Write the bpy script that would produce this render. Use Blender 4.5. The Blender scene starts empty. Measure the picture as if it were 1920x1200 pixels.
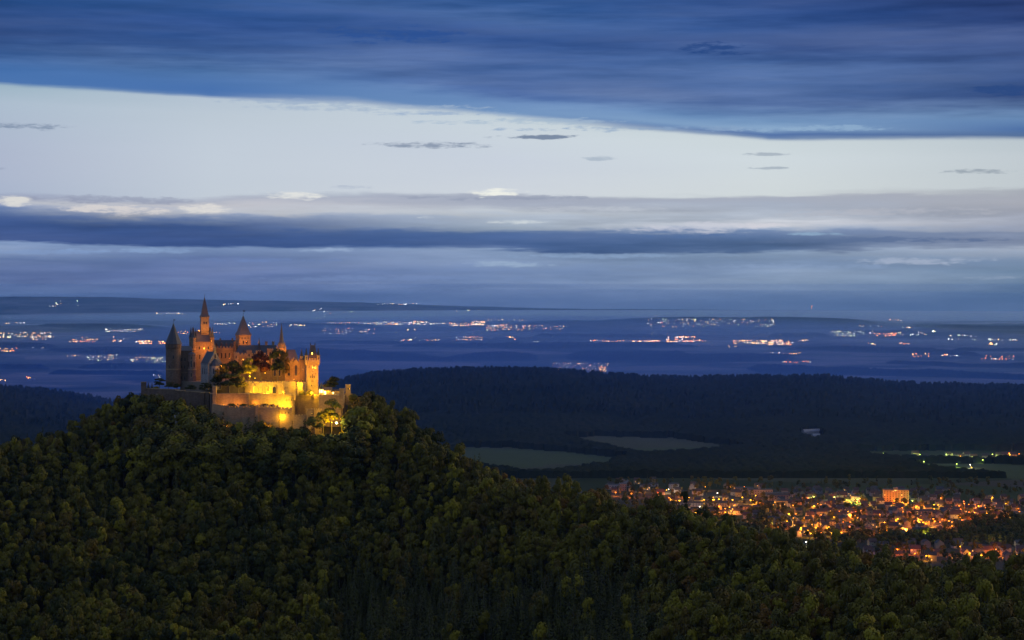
import bpy, math, random
import numpy as np
from mathutils import Vector, Matrix

S = bpy.context.scene
COL = S.collection
R = math.radians
PI = math.pi

# ---------------------------------------------------------------- camera
F, CX, HY, EYE = 3600.0, 960.0, 535.0, 430.0     # focal length in photo pixels, centre column, eye-level row, eye height
cam_data = bpy.data.cameras.new('camera')
cam = bpy.data.objects.new('camera', cam_data)
COL.objects.link(cam)
cam.location = (0, 0, EYE)
cam.rotation_euler = (R(90), 0, 0)
cam_data.sensor_width = 36.0
cam_data.lens = 36.0 * F / 1920.0
cam_data.shift_y = -(600.0 - HY) / 1920.0
cam_data.clip_start = 1.0
cam_data.clip_end = 90000.0
S.camera = cam

# ---------------------------------------------------------------- render / exposure
S.view_settings.view_transform = 'Standard'
S.view_settings.look = 'None'
S.view_settings.exposure = 0.0
S.view_settings.gamma = 1.0
cy = S.cycles
cy.use_denoising = True
cy.max_bounces = 4
cy.diffuse_bounces = 2
cy.glossy_bounces = 1
cy.transmission_bounces = 2
cy.transparent_max_bounces = 8
cy.volume_bounces = 6
cy.caustics_reflective = False
cy.caustics_refractive = False
cy.sample_clamp_indirect = 2.0

# ---------------------------------------------------------------- node helpers
def lin(c):
    c = c / 255.0
    return c / 12.92 if c <= 0.04045 else ((c + 0.055) / 1.055) ** 2.4
def L3(r, g, b):
    return (lin(r), lin(g), lin(b))

class NT:
    """small helper that wires math nodes"""
    def __init__(self, tree):
        self.t = tree
        self.k = 0
    def new(self, typ):
        n = self.t.nodes.new(typ)
        n.location = (self.k % 20 * 180, -(self.k // 20) * 200)
        self.k += 1
        return n
    def put(self, sock, v):
        if isinstance(v, bpy.types.NodeSocket):
            self.t.links.new(v, sock)
        else:
            sock.default_value = v
    def m(self, op, a, b=0.0, c=0.0, clamp=False):
        n = self.new('ShaderNodeMath'); n.operation = op; n.use_clamp = clamp
        self.put(n.inputs[0], a); self.put(n.inputs[1], b); self.put(n.inputs[2], c)
        return n.outputs[0]
    def step(self, v, lo, hi, a=0.0, b=1.0):
        n = self.new('ShaderNodeMapRange'); n.interpolation_type = 'SMOOTHSTEP'
        self.put(n.inputs[0], v); self.put(n.inputs[1], lo); self.put(n.inputs[2], hi)
        self.put(n.inputs[3], a); self.put(n.inputs[4], b)
        return n.outputs[0]
    def lerp(self, v, lo, hi, a=0.0, b=1.0):
        n = self.new('ShaderNodeMapRange'); n.clamp = True
        self.put(n.inputs[0], v); self.put(n.inputs[1], lo); self.put(n.inputs[2], hi)
        self.put(n.inputs[3], a); self.put(n.inputs[4], b)
        return n.outputs[0]
    def xyz(self, x, y, z=0.0):
        n = self.new('ShaderNodeCombineXYZ')
        self.put(n.inputs[0], x); self.put(n.inputs[1], y); self.put(n.inputs[2], z)
        return n.outputs[0]
    def noise(self, vec, scale=1.0, detail=3.0, rough=0.5, dist=0.0):
        n = self.new('ShaderNodeTexNoise')
        self.put(n.inputs['Vector'], vec); n.inputs['Scale'].default_value = scale
        n.inputs['Detail'].default_value = detail; n.inputs['Roughness'].default_value = rough
        n.inputs['Distortion'].default_value = dist
        return n.outputs[0]
    def ramp(self, v, stops, interp='LINEAR'):
        n = self.new('ShaderNodeValToRGB'); r = n.color_ramp; r.interpolation = interp
        stops = sorted(stops)
        r.elements[0].position = stops[0][0]; r.elements[0].color = (*stops[0][1], 1)
        r.elements[1].position = stops[-1][0]; r.elements[1].color = (*stops[-1][1], 1)
        for p, c in stops[1:-1]:
            e = r.elements.new(p); e.color = (*c, 1)
        self.put(n.inputs[0], v)
        return n.outputs[0]
    def mix(self, f, a, b, mode='MIX'):
        n = self.new('ShaderNodeMix'); n.data_type = 'RGBA'; n.blend_type = mode; n.clamp_factor = True
        self.put(n.inputs[0], f)
        self.put(n.inputs[6], a if isinstance(a, bpy.types.NodeSocket) else (*a, 1))
        self.put(n.inputs[7], b if isinstance(b, bpy.types.NodeSocket) else (*b, 1))
        return n.outputs[2]
    def scale_col(self, c, f):
        n = self.new('ShaderNodeVectorMath'); n.operation = 'SCALE'
        self.put(n.inputs[0], c); self.put(n.inputs['Scale'], f)
        return n.outputs[0]

# ---------------------------------------------------------------- world: dusk sky with long streaks of stratus
SUN_EL, SUN_AZ = 9.0, 72.0          # faint last light from behind the right
W = bpy.data.worlds.new('World'); S.world = W; W.use_nodes = True
wt = W.node_tree; wt.nodes.clear()
q = NT(wt)
wout = q.new('ShaderNodeOutputWorld'); wbg = q.new('ShaderNodeBackground')
wt.links.new(wbg.outputs[0], wout.inputs[0])
tc = q.new('ShaderNodeTexCoord')
sep = q.new('ShaderNodeSeparateXYZ'); wt.links.new(tc.outputs['Generated'], sep.inputs[0])
dx, dy, dz = sep.outputs
hor = q.m('SQRT', q.m('ADD', q.m('MULTIPLY', dx, dx), q.m('MULTIPLY', dy, dy)))
az = q.m('ARCTAN2', dx, dy)                         # 0 straight ahead, grows to the right
U = q.m('MULTIPLY', az, 3600.0)                     # azimuth in small units
H = q.m('MULTIPLY', q.m('DIVIDE', dz, q.m('MAXIMUM', hor, 0.02)), 3600.0)   # height above the horizon, same units
V = q.m('SUBTRACT', 535.0, H)                       # counted downwards from the upper cloud deck
# streaky wobble
n1 = q.noise(q.xyz(q.m('DIVIDE', U, 420.0), q.m('DIVIDE', V, 34.0), 3.1), 1.0, 4.0, 0.55)
n2 = q.noise(q.xyz(q.m('DIVIDE', U, 150.0), q.m('DIVIDE', V, 14.0), 7.7), 1.0, 3.0, 0.6)
n3 = q.noise(q.xyz(q.m('DIVIDE', U, 900.0), q.m('DIVIDE', V, 60.0), 1.3), 1.0, 2.0, 0.5)
n4 = q.noise(q.xyz(q.m('DIVIDE', U, 55.0), q.m('DIVIDE', V, 12.0), 5.2), 1.0, 4.0, 0.6)
n5 = q.noise(q.xyz(q.m('DIVIDE', U, 20.0), q.m('DIVIDE', V, 5.0), 2.4), 1.0, 3.0, 0.6)
c1, c2, c3, c4, c5 = [q.m('SUBTRACT', n, 0.5) for n in (n1, n2, n3, n4, n5)]
# lower edge of the upper deck drops from left to right
edge_pts = [(-1600, 150), (-960, 168), (-660, 180), (-300, 192), (0, 223), (260, 243), (480, 261), (960, 269), (1700, 285)]
fe = q.new('ShaderNodeValToRGB'); er = fe.color_ramp
ep = [((u + 1700) / 3400.0, (y - 100) / 200.0) for u, y in edge_pts]
er.elements[0].position = ep[0][0]; er.elements[0].color = (ep[0][1],) * 3 + (1,)
er.elements[1].position = ep[-1][0]; er.elements[1].color = (ep[-1][1],) * 3 + (1,)
for p, v in ep[1:-1]:
    e = er.elements.new(p); e.color = (v, v, v, 1)
q.put(fe.inputs[0], q.m('DIVIDE', q.m('ADD', U, 1700.0), 3400.0))
EDGE = q.m('MULTIPLY_ADD', fe.outputs[0], 200.0, 100.0)
def edge_at(u):
    for (a, b), (c, d) in zip(edge_pts, edge_pts[1:]):
        if a <= u <= c:
            return b + (d - b) * (u - a) / (c - a)
def smooth(x, a, b):
    t = min(1, max(0, (x - a) / (b - a))); return t * t * (3 - 2 * t)
fall = q.step(V, 275.0, 365.0, 1.0, 0.0)
below = q.step(V, 285.0, 400.0)
above = q.step(q.m('SUBTRACT', EDGE, V), 6.0, 70.0)
amp = q.m('MULTIPLY_ADD', q.m('MAXIMUM', below, above), 30.0, 10.0)
Vd = q.m('ADD', V, q.m('MULTIPLY', q.m('ADD', q.m('ADD', c1, q.m('MULTIPLY', c2, 0.5)), q.m('ADD', q.m('MULTIPLY', c3, 0.7), q.m('MULTIPLY', c4, 0.22))), amp))
Vw = q.m('MULTIPLY_ADD', q.m('SUBTRACT', 220.0, EDGE), fall, Vd)
T = q.m('DIVIDE', q.m('SUBTRACT', 570.0, Vw), 700.0)       # 0 at the horizon
def column(u, pts):
    e = edge_at(u)
    out = []
    for y, c in pts:
        yw = y + (220.0 - e) * (1 - smooth(y, 275, 365))
        out.append((min(1, max(0, (570.0 - yw) / 700.0)), L3(*c)))
    out.sort(key=lambda a: a[0])
    clean = []
    for s_ in out:
        if not clean or s_[0] > clean[-1][0] + 1e-4:
            clean.append(s_)
    return q.ramp(T, clean)
colA = column(-960, [(-60, (40, 80, 145)), (0, (40, 85, 150)), (40, (36, 80, 148)), (75, (36, 76, 142)), (110, (46, 90, 155)), (140, (72, 116, 178)), (163, (78, 118, 176)), (171, (160, 182, 198)), (200, (175, 190, 207)), (300, (176, 184, 206)), (368, (170, 180, 203)), (374, (156, 164, 190)), (385, (190, 192, 202)), (393, (150, 162, 192)), (400, (92, 120, 172)), (412, (64, 95, 157)), (459, (54, 86, 152)), (463, (114, 143, 192)), (478, (122, 148, 194)), (492, (80, 110, 165)), (520, (85, 110, 168)), (553, (92, 122, 174))])
colB = column(-560, [(-60, (45, 90, 160)), (0, (48, 95, 165)), (50, (42, 86, 158)), (95, (48, 92, 160)), (140, (80, 122, 180)), (172, (75, 115, 175)), (183, (80, 118, 176)), (189, (186, 198, 212)), (220, (192, 202, 214)), (300, (198, 206, 218)), (369, (198, 205, 216)), (375, (178, 182, 198)), (386, (198, 196, 204)), (400, (190, 192, 204)), (407, (120, 142, 186)), (418, (68, 98, 158)), (459, (56, 88, 152)), (464, (118, 146, 194)), (482, (95, 120, 175)), (520, (92, 116, 174)), (555, (98, 124, 178))])
colC = column(0, [(-60, (40, 88, 155)), (0, (44, 92, 160)), (36, (72, 113, 180)), (70, (50, 90, 160)), (130, (64, 104, 170)), (178, (72, 108, 172)), (195, (105, 140, 190)), (214, (118, 150, 192)), (224, (200, 210, 217)), (245, (206, 214, 222)), (300, (205, 211, 223)), (364, (210, 214, 222)), (369, (164, 169, 187)), (384, (170, 176, 194)), (398, (190, 196, 207)), (410, (168, 180, 200)), (424, (160, 176, 198)), (434, (82, 115, 168)), (442, (72, 106, 164)), (465, (70, 103, 160)), (470, (126, 152, 193)), (490, (126, 152, 194)), (512, (105, 134, 184)), (553, (114, 140, 186))])
colD = column(480, [(-60, (38, 76, 145)), (0, (40, 80, 150)), (60, (52, 92, 162)), (95, (44, 82, 150)), (130, (72, 112, 176)), (200, (78, 113, 174)), (232, (112, 148, 192)), (246, (138, 168, 202)), (256, (82, 112, 166)), (261, (110, 135, 175)), (267, (208, 216, 220)), (300, (212, 219, 224)), (368, (212, 217, 219)), (374, (172, 176, 190)), (390, (166, 174, 192)), (408, (172, 182, 201)), (424, (204, 205, 215)), (434, (150, 168, 198)), (439, (104, 132, 178)), (448, (84, 114, 161)), (466, (92, 120, 165)), (472, (140, 164, 198)), (482, (128, 153, 190)), (500, (120, 146, 186)), (553, (118, 145, 182))])
colE = column(960, [(-60, (40, 62, 118)), (0, (44, 66, 122)), (50, (36, 66, 130)), (95, (68, 95, 156)), (150, (62, 94, 155)), (190, (50, 80, 140)), (232, (104, 140, 186)), (253, (76, 110, 165)), (264, (90, 115, 155)), (273, (190, 199, 206)), (300, (197, 204, 210)), (358, (196, 202, 207)), (364, (168, 171, 181)), (385, (172, 173, 184)), (410, (156, 161, 181)), (436, (148, 157, 183)), (442, (122, 137, 170)), (455, (130, 144, 176)), (470, (162, 174, 198)), (492, (114, 140, 176)), (512, (95, 128, 165)), (553, (94, 124, 160))])
sky = q.mix(q.lerp(U, -960, -560), colA, colB)
sky = q.mix(q.lerp(U, -560, 0), sky, colC)
sky = q.mix(q.lerp(U, 0, 480), sky, colD)
sky = q.mix(q.lerp(U, 480, 960), sky, colE)
# brightness streaks inside the decks
streak = q.m('ADD', q.m('MULTIPLY', c1, 0.9), q.m('ADD', q.m('MULTIPLY', c2, 0.35), q.m('MULTIPLY', c3, 0.8)))
deck = q.m('MAXIMUM', above, q.step(V, 372.0, 410.0))
sky = q.scale_col(sky, q.m('ADD', 1.0, q.m('MULTIPLY', streak, q.m('MULTIPLY_ADD', deck, 1.15, 0.03))))
lum = q.new('ShaderNodeRGBToBW'); q.put(lum.inputs[0], sky)
grey = q.new('ShaderNodeCombineColor'); [q.put(grey.inputs[i], lum.outputs[0]) for i in range(3)]
sky = q.mix(q.m('MULTIPLY', deck, q.lerp(q.m('ADD', c1, c3), -0.25, 0.25, 0.08, 0.36)), sky, grey.outputs[0])
# separate little clouds: (u, v, half width, half height, colour, strength)
def puff(sky, u, v, w, h, col, k, rag=1.0):
    a = q.m('DIVIDE', q.m('SUBTRACT', U, u), w)
    b = q.m('DIVIDE', q.m('SUBTRACT', q.m('ADD', V, q.m('MULTIPLY', c2, h * 1.0 * rag)), v), h)
    d = q.m('ADD', q.m('MULTIPLY', a, a), q.m('MULTIPLY', b, b))
    d = q.m('ADD', d, q.m('MULTIPLY', q.m('ADD', q.m('MULTIPLY', c4, 1.3), q.m('ADD', c2, q.m('MULTIPLY', c5, 0.9))), 3.6 * rag))
    f = q.step(d, -0.35, 1.15, k, 0.0)
    return q.mix(f, sky, L3(*col))
for p in [(-250, 203, 190, 7, (165, 182, 205), 0.7), (-120, 212, 130, 5, (150, 172, 204), 0.7), (40, 228, 170, 6, (165, 185, 207), 0.7), (250, 243, 240, 6, (140, 165, 198), 0.75), (560, 244, 130, 6, (150, 178, 208), 0.7), (-420, 192, 120, 5, (150, 170, 200), 0.6), (-900, 246, 85, 6, (130, 145, 170), 0.9), (-160, 271, 115, 6.5, (138, 150, 172), 0.9), (55, 257, 80, 4.5, (120, 135, 160), 0.95),
          (860, 327, 55, 5, (150, 160, 172), 0.8), (165, 297, 26, 4, (165, 178, 195), 0.7), (470, 291, 36, 3, (165, 175, 188), 0.8),
          (470, 317, 40, 2.6, (165, 175, 188), 0.8), (-950, 323, 40, 2.5, (145, 155, 180), 0.7), (-300, 352, 60, 4, (170, 180, 200), 0.6),
          (380, 93, 60, 13, (36, 70, 130), 0.8), (900, 180, 60, 9, (40, 72, 130), 0.7), (-220, 66, 130, 16, (40, 80, 150), 0.6),
          (-760, 377, 140, 7, (150, 155, 178), 0.7), (-30, 371, 190, 5, (150, 157, 178), 0.7), (700, 452, 190, 6, (92, 112, 150), 0.75), (330, 443, 130, 5, (82, 110, 158), 0.7)]:
    sky = puff(sky, *p)
for p in [(-38, 362, 62, 9, (245, 243, 234), 0.95), (-410, 369, 70, 9, (232, 230, 226), 0.9), (-915, 382, 30, 11, (226, 222, 218), 0.9),
          (-730, 395, 95, 9, (222, 214, 212), 0.85), (-575, 393, 48, 9, (228, 222, 218), 0.9), (-160, 408, 22, 3, (222, 226, 228), 0.8), (350, 427, 170, 10, (206, 206, 218), 0.75),
          (20, 416, 60, 4, (220, 224, 226), 0.7), (470, 424, 50, 7, (216, 212, 220), 0.7), (-30, 495, 90, 6, (160, 180, 206), 0.7),
          (760, 490, 140, 6, (176, 186, 208), 0.65), (-700, 471, 130, 6, (140, 165, 205), 0.7), (-330, 469, 70, 5, (160, 180, 212), 0.7), (880, 521, 60, 4, (150, 165, 190), 0.6), (560, 440, 60, 3, (150, 178, 205), 0.7), (-860, 474, 190, 5, (130, 155, 200), 0.6), (-480, 488, 160, 5, (112, 136, 188), 0.6), (180, 480, 220, 5, (142, 166, 202), 0.6), (520, 500, 200, 6, (142, 162, 196), 0.55), (-200, 521, 260, 6, (122, 144, 190), 0.5), (700, 400, 220, 9, (188, 188, 198), 0.55), (140, 392, 160, 6, (196, 200, 210), 0.6)]:
    sky = puff(sky, *p, rag=0.75)
# upper dome: dusk Sky Texture mixed with unseen blue, set to light foliage and haze
nis = q.new('ShaderNodeTexSky'); nis.sky_type = 'NISHITA'; nis.sun_disc = False
nis.sun_elevation = R(SUN_EL); nis.sun_rotation = R(SUN_AZ)
dome = q.mix(0.8, q.scale_col(nis.outputs[0], 0.12), (0.30, 0.39, 0.72))
dome = q.scale_col(dome, q.m('MULTIPLY_ADD', q.noise(tc.outputs['Generated'], 3.0, 4.0), 0.7, 0.65))
sky = q.mix(q.step(H, 520.0, 1500.0), sky, dome)
tint = q.new('ShaderNodeVectorMath'); tint.operation = 'MULTIPLY'; q.put(tint.inputs[0], sky); tint.inputs[1].default_value = (0.955, 0.985, 0.99)
wt.links.new(tint.outputs[0], wbg.inputs[0]); wbg.inputs[1].default_value = 1.0

sun_d = bpy.data.lights.new('sun', 'SUN'); sun_d.energy = 1.3; sun_d.angle = R(25); sun_d.color = (1.0, 0.80, 0.42)
sun = bpy.data.objects.new('sun', sun_d); COL.objects.link(sun)
sa, se = R(SUN_AZ), R(SUN_EL + 6)
sun.rotation_euler = Vector((-math.sin(sa) * math.cos(se), -math.cos(sa) * math.cos(se), -math.sin(se))).to_track_quat('-Z', 'Y').to_euler()

# ---------------------------------------------------------------- small python helpers
rng = random.Random(7)
def PX(px, Y):           # world x of a photo column at distance Y
    return (px - CX) * Y / F
def PZ(py, Y):           # world z of a photo row at distance Y
    return EYE - (py - HY) * Y / F
def to_px(X, Y, Z):
    return CX + X / Y * F, HY + (EYE - Z) / Y * F

def hash2(ix, iy, seed):
    v = np.sin(ix * 127.1 + iy * 311.7 + seed * 74.7) * 43758.5453
    return v - np.floor(v)
def vnoise(x, y, seed=0):
    x = np.asarray(x, float); y = np.asarray(y, float)
    ix, iy = np.floor(x), np.floor(y); fx, fy = x - ix, y - iy
    fx = fx * fx * (3 - 2 * fx); fy = fy * fy * (3 - 2 * fy)
    a, b = hash2(ix, iy, seed), hash2(ix + 1, iy, seed)
    c, d = hash2(ix, iy + 1, seed), hash2(ix + 1, iy + 1, seed)
    return (a * (1 - fx) + b * fx) * (1 - fy) + (c * (1 - fx) + d * fx) * fy
def crowns(x, y, size, seed=0):
    """height 0..1 of the nearest rounded tree crown of a canopy"""
    x = np.asarray(x, float) / size; y = np.asarray(y, float) / size
    ix, iy = np.floor(x), np.floor(y)
    best = np.zeros_like(x)
    for a in (-1, 0, 1):
        for b in (-1, 0, 1):
            cx_, cy_ = ix + a, iy + b
            px = cx_ + 0.15 + 0.7 * hash2(cx_, cy_, seed); py = cy_ + 0.15 + 0.7 * hash2(cx_, cy_, seed + 3)
            hh = 0.55 + 0.45 * hash2(cx_, cy_, seed + 5)
            d2 = (x - px) ** 2 + (y - py) ** 2
            best = np.maximum(best, hh * np.sqrt(np.clip(1 - d2 / 0.72, 0, 1)))
    return best
def sstep(x, a, b):
    t = np.clip((np.asarray(x, float) - a) / (b - a), 0, 1); return t * t * (3 - 2 * t)

def tag(o, label=None, cat=None, group=None, kind=None):
    if label: o['label'] = label
    if cat: o['category'] = cat
    if group: o['group'] = group
    if kind: o['kind'] = kind
    return o
def empty(name, loc=(0, 0, 0), rz=0.0):
    o = bpy.data.objects.new(name, None); COL.objects.link(o)
    o.location = loc; o.rotation_euler = (0, 0, rz); o.empty_display_size = 1.0
    return o
def link_mesh(name, me, parent=None):
    o = bpy.data.objects.new(name, me); COL.objects.link(o)
    if parent: o.parent = parent
    return o

class MB:
    """collects polygons and links them as one mesh"""
    def __init__(self):
        self.v = []; self.f = []
    def add(self, vs, fs):
        n = len(self.v); self.v += [tuple(p) for p in vs]; self.f += [tuple(i + n for i in f) for f in fs]; return self
    def box(self, x0, x1, y0, y1, z0, z1):
        vs = [(x0, y0, z0), (x1, y0, z0), (x1, y1, z0), (x0, y1, z0), (x0, y0, z1), (x1, y0, z1), (x1, y1, z1), (x0, y1, z1)]
        return self.add(vs, [(0, 3, 2, 1), (4, 5, 6, 7), (0, 1, 5, 4), (1, 2, 6, 5), (2, 3, 7, 6), (3, 0, 4, 7)])
    def prism(self, poly, z0, z1):
        n = len(poly)
        vs = [(x, y, z0) for x, y in poly] + [(x, y, z1) for x, y in poly]
        fs = [tuple(range(n - 1, -1, -1)), tuple(range(n, 2 * n))] + [(i, (i + 1) % n, n + (i + 1) % n, n + i) for i in range(n)]
        return self.add(vs, fs)
    def rings(self, cx, cy, prof, n=12, rot=0.0):
        """stack of n-gons: prof = [(radius, z), ...]; radius 0 closes to a point"""
        base = len(self.v); idx = []
        for r, z in prof:
            if r <= 1e-6:
                self.v.append((cx, cy, z)); idx.append([len(self.v) - 1] * n)
            else:
                row = []
                for k in range(n):
                    a = rot + 2 * PI * k / n
                    self.v.append((cx + r * math.cos(a), cy + r * math.sin(a), z)); row.append(len(self.v) - 1)
                idx.append(row)
        for a, b in zip(idx, idx[1:]):
            for k in range(n):
                f = []
                for i in (a[k], a[(k + 1) % n], b[(k + 1) % n], b[k]):
                    if i not in f: f.append(i)
                if len(f) >= 3: self.f.append(tuple(f))
        if idx[0][0] != idx[0][1]: self.f.append(tuple(reversed(idx[0])))
        if idx[-1][0] != idx[-1][1]: self.f.append(tuple(idx[-1]))
        return self
    def gable(self, x0, x1, y0, y1, z0, z1, axis='x', inset=0.0):
        """roof prism with its ridge along axis; inset hips the ends"""
        if axis == 'x':
            ym = (y0 + y1) / 2
            vs = [(x0, y0, z0), (x1, y0, z0), (x1, y1, z0), (x0, y1, z0), (x0 + inset, ym, z1), (x1 - inset, ym, z1)]
        else:
            xm = (x0 + x1) / 2
            vs = [(x1, y0, z0), (x1, y1, z0), (x0, y1, z0), (x0, y0, z0), (xm, y0 + inset, z1), (xm, y1 - inset, z1)]
        return self.add(vs, [(0, 3, 2, 1), (0, 1, 5, 4), (2, 3, 4, 5), (1, 2, 5), (3, 0, 4)])
    def panel(self, pts, y, t):
        """flat outline in the x-z plane, front face at y - t, back at y"""
        n = len(pts)
        vs = [(x, y - t, z) for x, z in pts] + [(x, y, z) for x, z in pts]
        return self.add(vs, [tuple(range(n)), tuple(range(2 * n - 1, n - 1, -1))] + [(i, n + i, n + (i + 1) % n, (i + 1) % n) for i in range(n)])
    def mesh(self, name, mat, smooth_=False):
        me = bpy.data.meshes.new(name); me.from_pydata(self.v, [], self.f); me.update()
        for m_ in (mat if isinstance(mat, (list, tuple)) else [mat]): me.materials.append(m_)
        if smooth_: me.polygons.foreach_set('use_smooth', [True] * len(me.polygons))
        return me
    def build(self, name, mat, parent=None, smooth_=False):
        return link_mesh(name, self.mesh(name, mat, smooth_), parent)

def arch(xc, w, z0, z1, n=5):
    """outline of a pointed-arch opening"""
    h = w / 2; zs = z1 - w * 0.8
    pts = [(xc - h, z0), (xc + h, z0), (xc + h, zs)]
    for k in range(1, n): 
        t = k / n; pts.append((xc + h * math.cos(t * PI / 2) ** 0.8, zs + (z1 - zs) * math.sin(t * PI / 2)))
    pts.append((xc, z1))
    for k in range(n - 1, 0, -1):
        t = k / n; pts.append((xc - h * math.cos(t * PI / 2) ** 0.8, zs + (z1 - zs) * math.sin(t * PI / 2)))
    pts.append((xc - h, zs))
    return pts

# ---------------------------------------------------------------- materials
MATS = {}
def pmat(name):
    m = bpy.data.materials.new(name); m.use_nodes = True
    t = m.node_tree; b = t.nodes['Principled BSDF']
    MATS[name] = m
    return m, NT(t), b
def stone(name, a, b_, sc=0.35, rough=0.9, bump=0.25):
    m, n, b = pmat(name)
    g = n.new('ShaderNodeNewGeometry').outputs['Position']
    big = n.noise(g, sc * 0.35, 4.0, 0.6)
    mp = n.new('ShaderNodeMapping'); n.put(mp.inputs[0], g); mp.inputs['Scale'].default_value = (0.7, 0.7, 2.4)
    fine = n.noise(mp.outputs[0], sc * 2.2, 3.0, 0.7)
    drip = n.new('ShaderNodeMapping'); n.put(drip.inputs[0], g); drip.inputs['Scale'].default_value = (0.5, 0.5, 0.08)
    dn = n.noise(drip.outputs[0], 1.2, 2.0, 0.6)
    f = n.m('ADD', n.m('MULTIPLY', big, 0.5), n.m('ADD', n.m('MULTIPLY', fine, 0.55), n.m('MULTIPLY', dn, 0.25)))
    sp = n.new('ShaderNodeSeparateXYZ'); n.put(sp.inputs[0], g)
    br = n.new('ShaderNodeTexBrick'); n.put(br.inputs['Vector'], n.xyz(n.m('ADD', sp.outputs[0], n.m('MULTIPLY', sp.outputs[1], 0.7)), sp.outputs[2]))
    br.inputs['Scale'].default_value = 0.45; br.inputs['Mortar Size'].default_value = 0.03; br.inputs['Color1'].default_value = (0.3, 0.3, 0.3, 1); br.inputs['Color2'].default_value = (0.75, 0.75, 0.75, 1); br.inputs['Mortar'].default_value = (0.05, 0.05, 0.05, 1)
    f = n.m('ADD', n.m('MULTIPLY', f, 0.8), n.m('MULTIPLY', br.outputs['Color'], 0.24))
    c = n.ramp(f, [(0.40, tuple(x * 0.45 for x in a)), (0.6, a), (0.85, tuple(x * 1.15 for x in b_))])
    n.put(b.inputs['Base Color'], c); b.inputs['Roughness'].default_value = rough
    bp = n.new('ShaderNodeBump'); bp.inputs['Strength'].default_value = bump; bp.inputs['Distance'].default_value = 0.3
    n.put(bp.inputs['Height'], fine); n.put(b.inputs['Normal'], bp.outputs[0])
    return m
def plain(name, c, rough=0.7, var=0.25, sc=0.8):
    m, n, b = pmat(name)
    g = n.new('ShaderNodeNewGeometry').outputs['Position']
    f = n.noise(g, sc, 4.0, 0.6)
    n.put(b.inputs['Base Color'], n.mix(f, tuple(x * (1 - var) for x in c), tuple(min(1, x * (1 + var)) for x in c)))
    b.inputs['Roughness'].default_value = rough
    return m
def glow(name, c, k):
    m = bpy.data.materials.new(name); m.use_nodes = True
    t = m.node_tree; t.nodes.clear()
    o = t.nodes.new('ShaderNodeOutputMaterial'); e = t.nodes.new('ShaderNodeEmission')
    e.inputs[0].default_value = (*c, 1); e.inputs[1].default_value = k
    t.links.new(e.outputs[0], o.inputs[0])
    m.cycles.emission_sampling = 'NONE'
    MATS[name] = m
    return m
def foliage(name, a, b_, sc=0.25):
    m, n, b = pmat(name)
    oi = n.new('ShaderNodeObjectInfo')
    g = n.new('ShaderNodeNewGeometry').outputs['Position']
    patch = n.noise(g, 0.02, 2.0, 0.5)
    leaf = n.noise(g, sc * 3.0, 3.0, 0.6)
    f = n.m('ADD', n.m('MULTIPLY', oi.outputs['Random'], 0.45), n.m('ADD', n.m('MULTIPLY', patch, 0.35), n.m('MULTIPLY', leaf, 0.22)))
    n.put(b.inputs['Base Color'], n.ramp(f, [(0.25, tuple(x * 0.6 for x in a)), (0.55, a), (0.95, b_)]))
    b.inputs['Roughness'].default_value = 0.75
    b.inputs['Specular IOR Level'].default_value = 0.2
    return m
# ================================================================ ground
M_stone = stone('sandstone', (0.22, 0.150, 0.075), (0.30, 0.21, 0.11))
M_stone_dark = stone('shaded_stone', (0.100, 0.066, 0.040), (0.150, 0.102, 0.064))  # darkened copy of the sandstone, painting the shade on unlit walls
M_stone_pale = stone('pale_stone', (0.20, 0.18, 0.155), (0.28, 0.25, 0.22))
M_trim = stone('trim_stone', (0.26, 0.180, 0.090), (0.34, 0.25, 0.125), 0.8)
M_slate = plain('slate', (0.028, 0.030, 0.036), 0.6, 0.35, 0.9)
M_slate_warm = plain('lead_roof', (0.070, 0.055, 0.052), 0.6, 0.3, 0.9)
M_iron = plain('dark_iron', (0.02, 0.02, 0.025), 0.5)
M_glass = plain('dark_glass', (0.015, 0.014, 0.016), 0.15, 0.1)
M_niche = plain('niche_shade_stone', (0.16, 0.11, 0.06), 0.9)  # darker colour paints the recess shade on flat niche panels
M_bark = plain('bark', (0.10, 0.085, 0.065), 0.9, 0.4, 3.0)
M_gravel = plain('courtyard_gravel', (0.16, 0.13, 0.09), 0.95, 0.3, 0.7)
FOL = {
    'dark green': foliage('leaves_dark_green', (0.0296, 0.0336, 0.0026), (0.0460, 0.0474, 0.0034)),
    'olive': foliage('leaves_olive', (0.0936, 0.0780, 0.0046), (0.1294, 0.1026, 0.0057)),
    'yellow-green': foliage('leaves_yellow_green', (0.1695, 0.1405, 0.0059), (0.2390, 0.1864, 0.0078)),
    'russet': foliage('leaves_russet', (0.1319, 0.0630, 0.0040), (0.1759, 0.0819, 0.0048)),
    'brownish': foliage('leaves_brownish', (0.0914, 0.0616, 0.0043), (0.1199, 0.0786, 0.0051)),
    'bluish green': foliage('needles_bluish', (0.0419, 0.0438, 0.0048), (0.0617, 0.0595, 0.0060)),
    'copper red': foliage('leaves_copper', (0.0798, 0.0149, 0.0037), (0.1141, 0.0234, 0.0048)),
}

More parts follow.
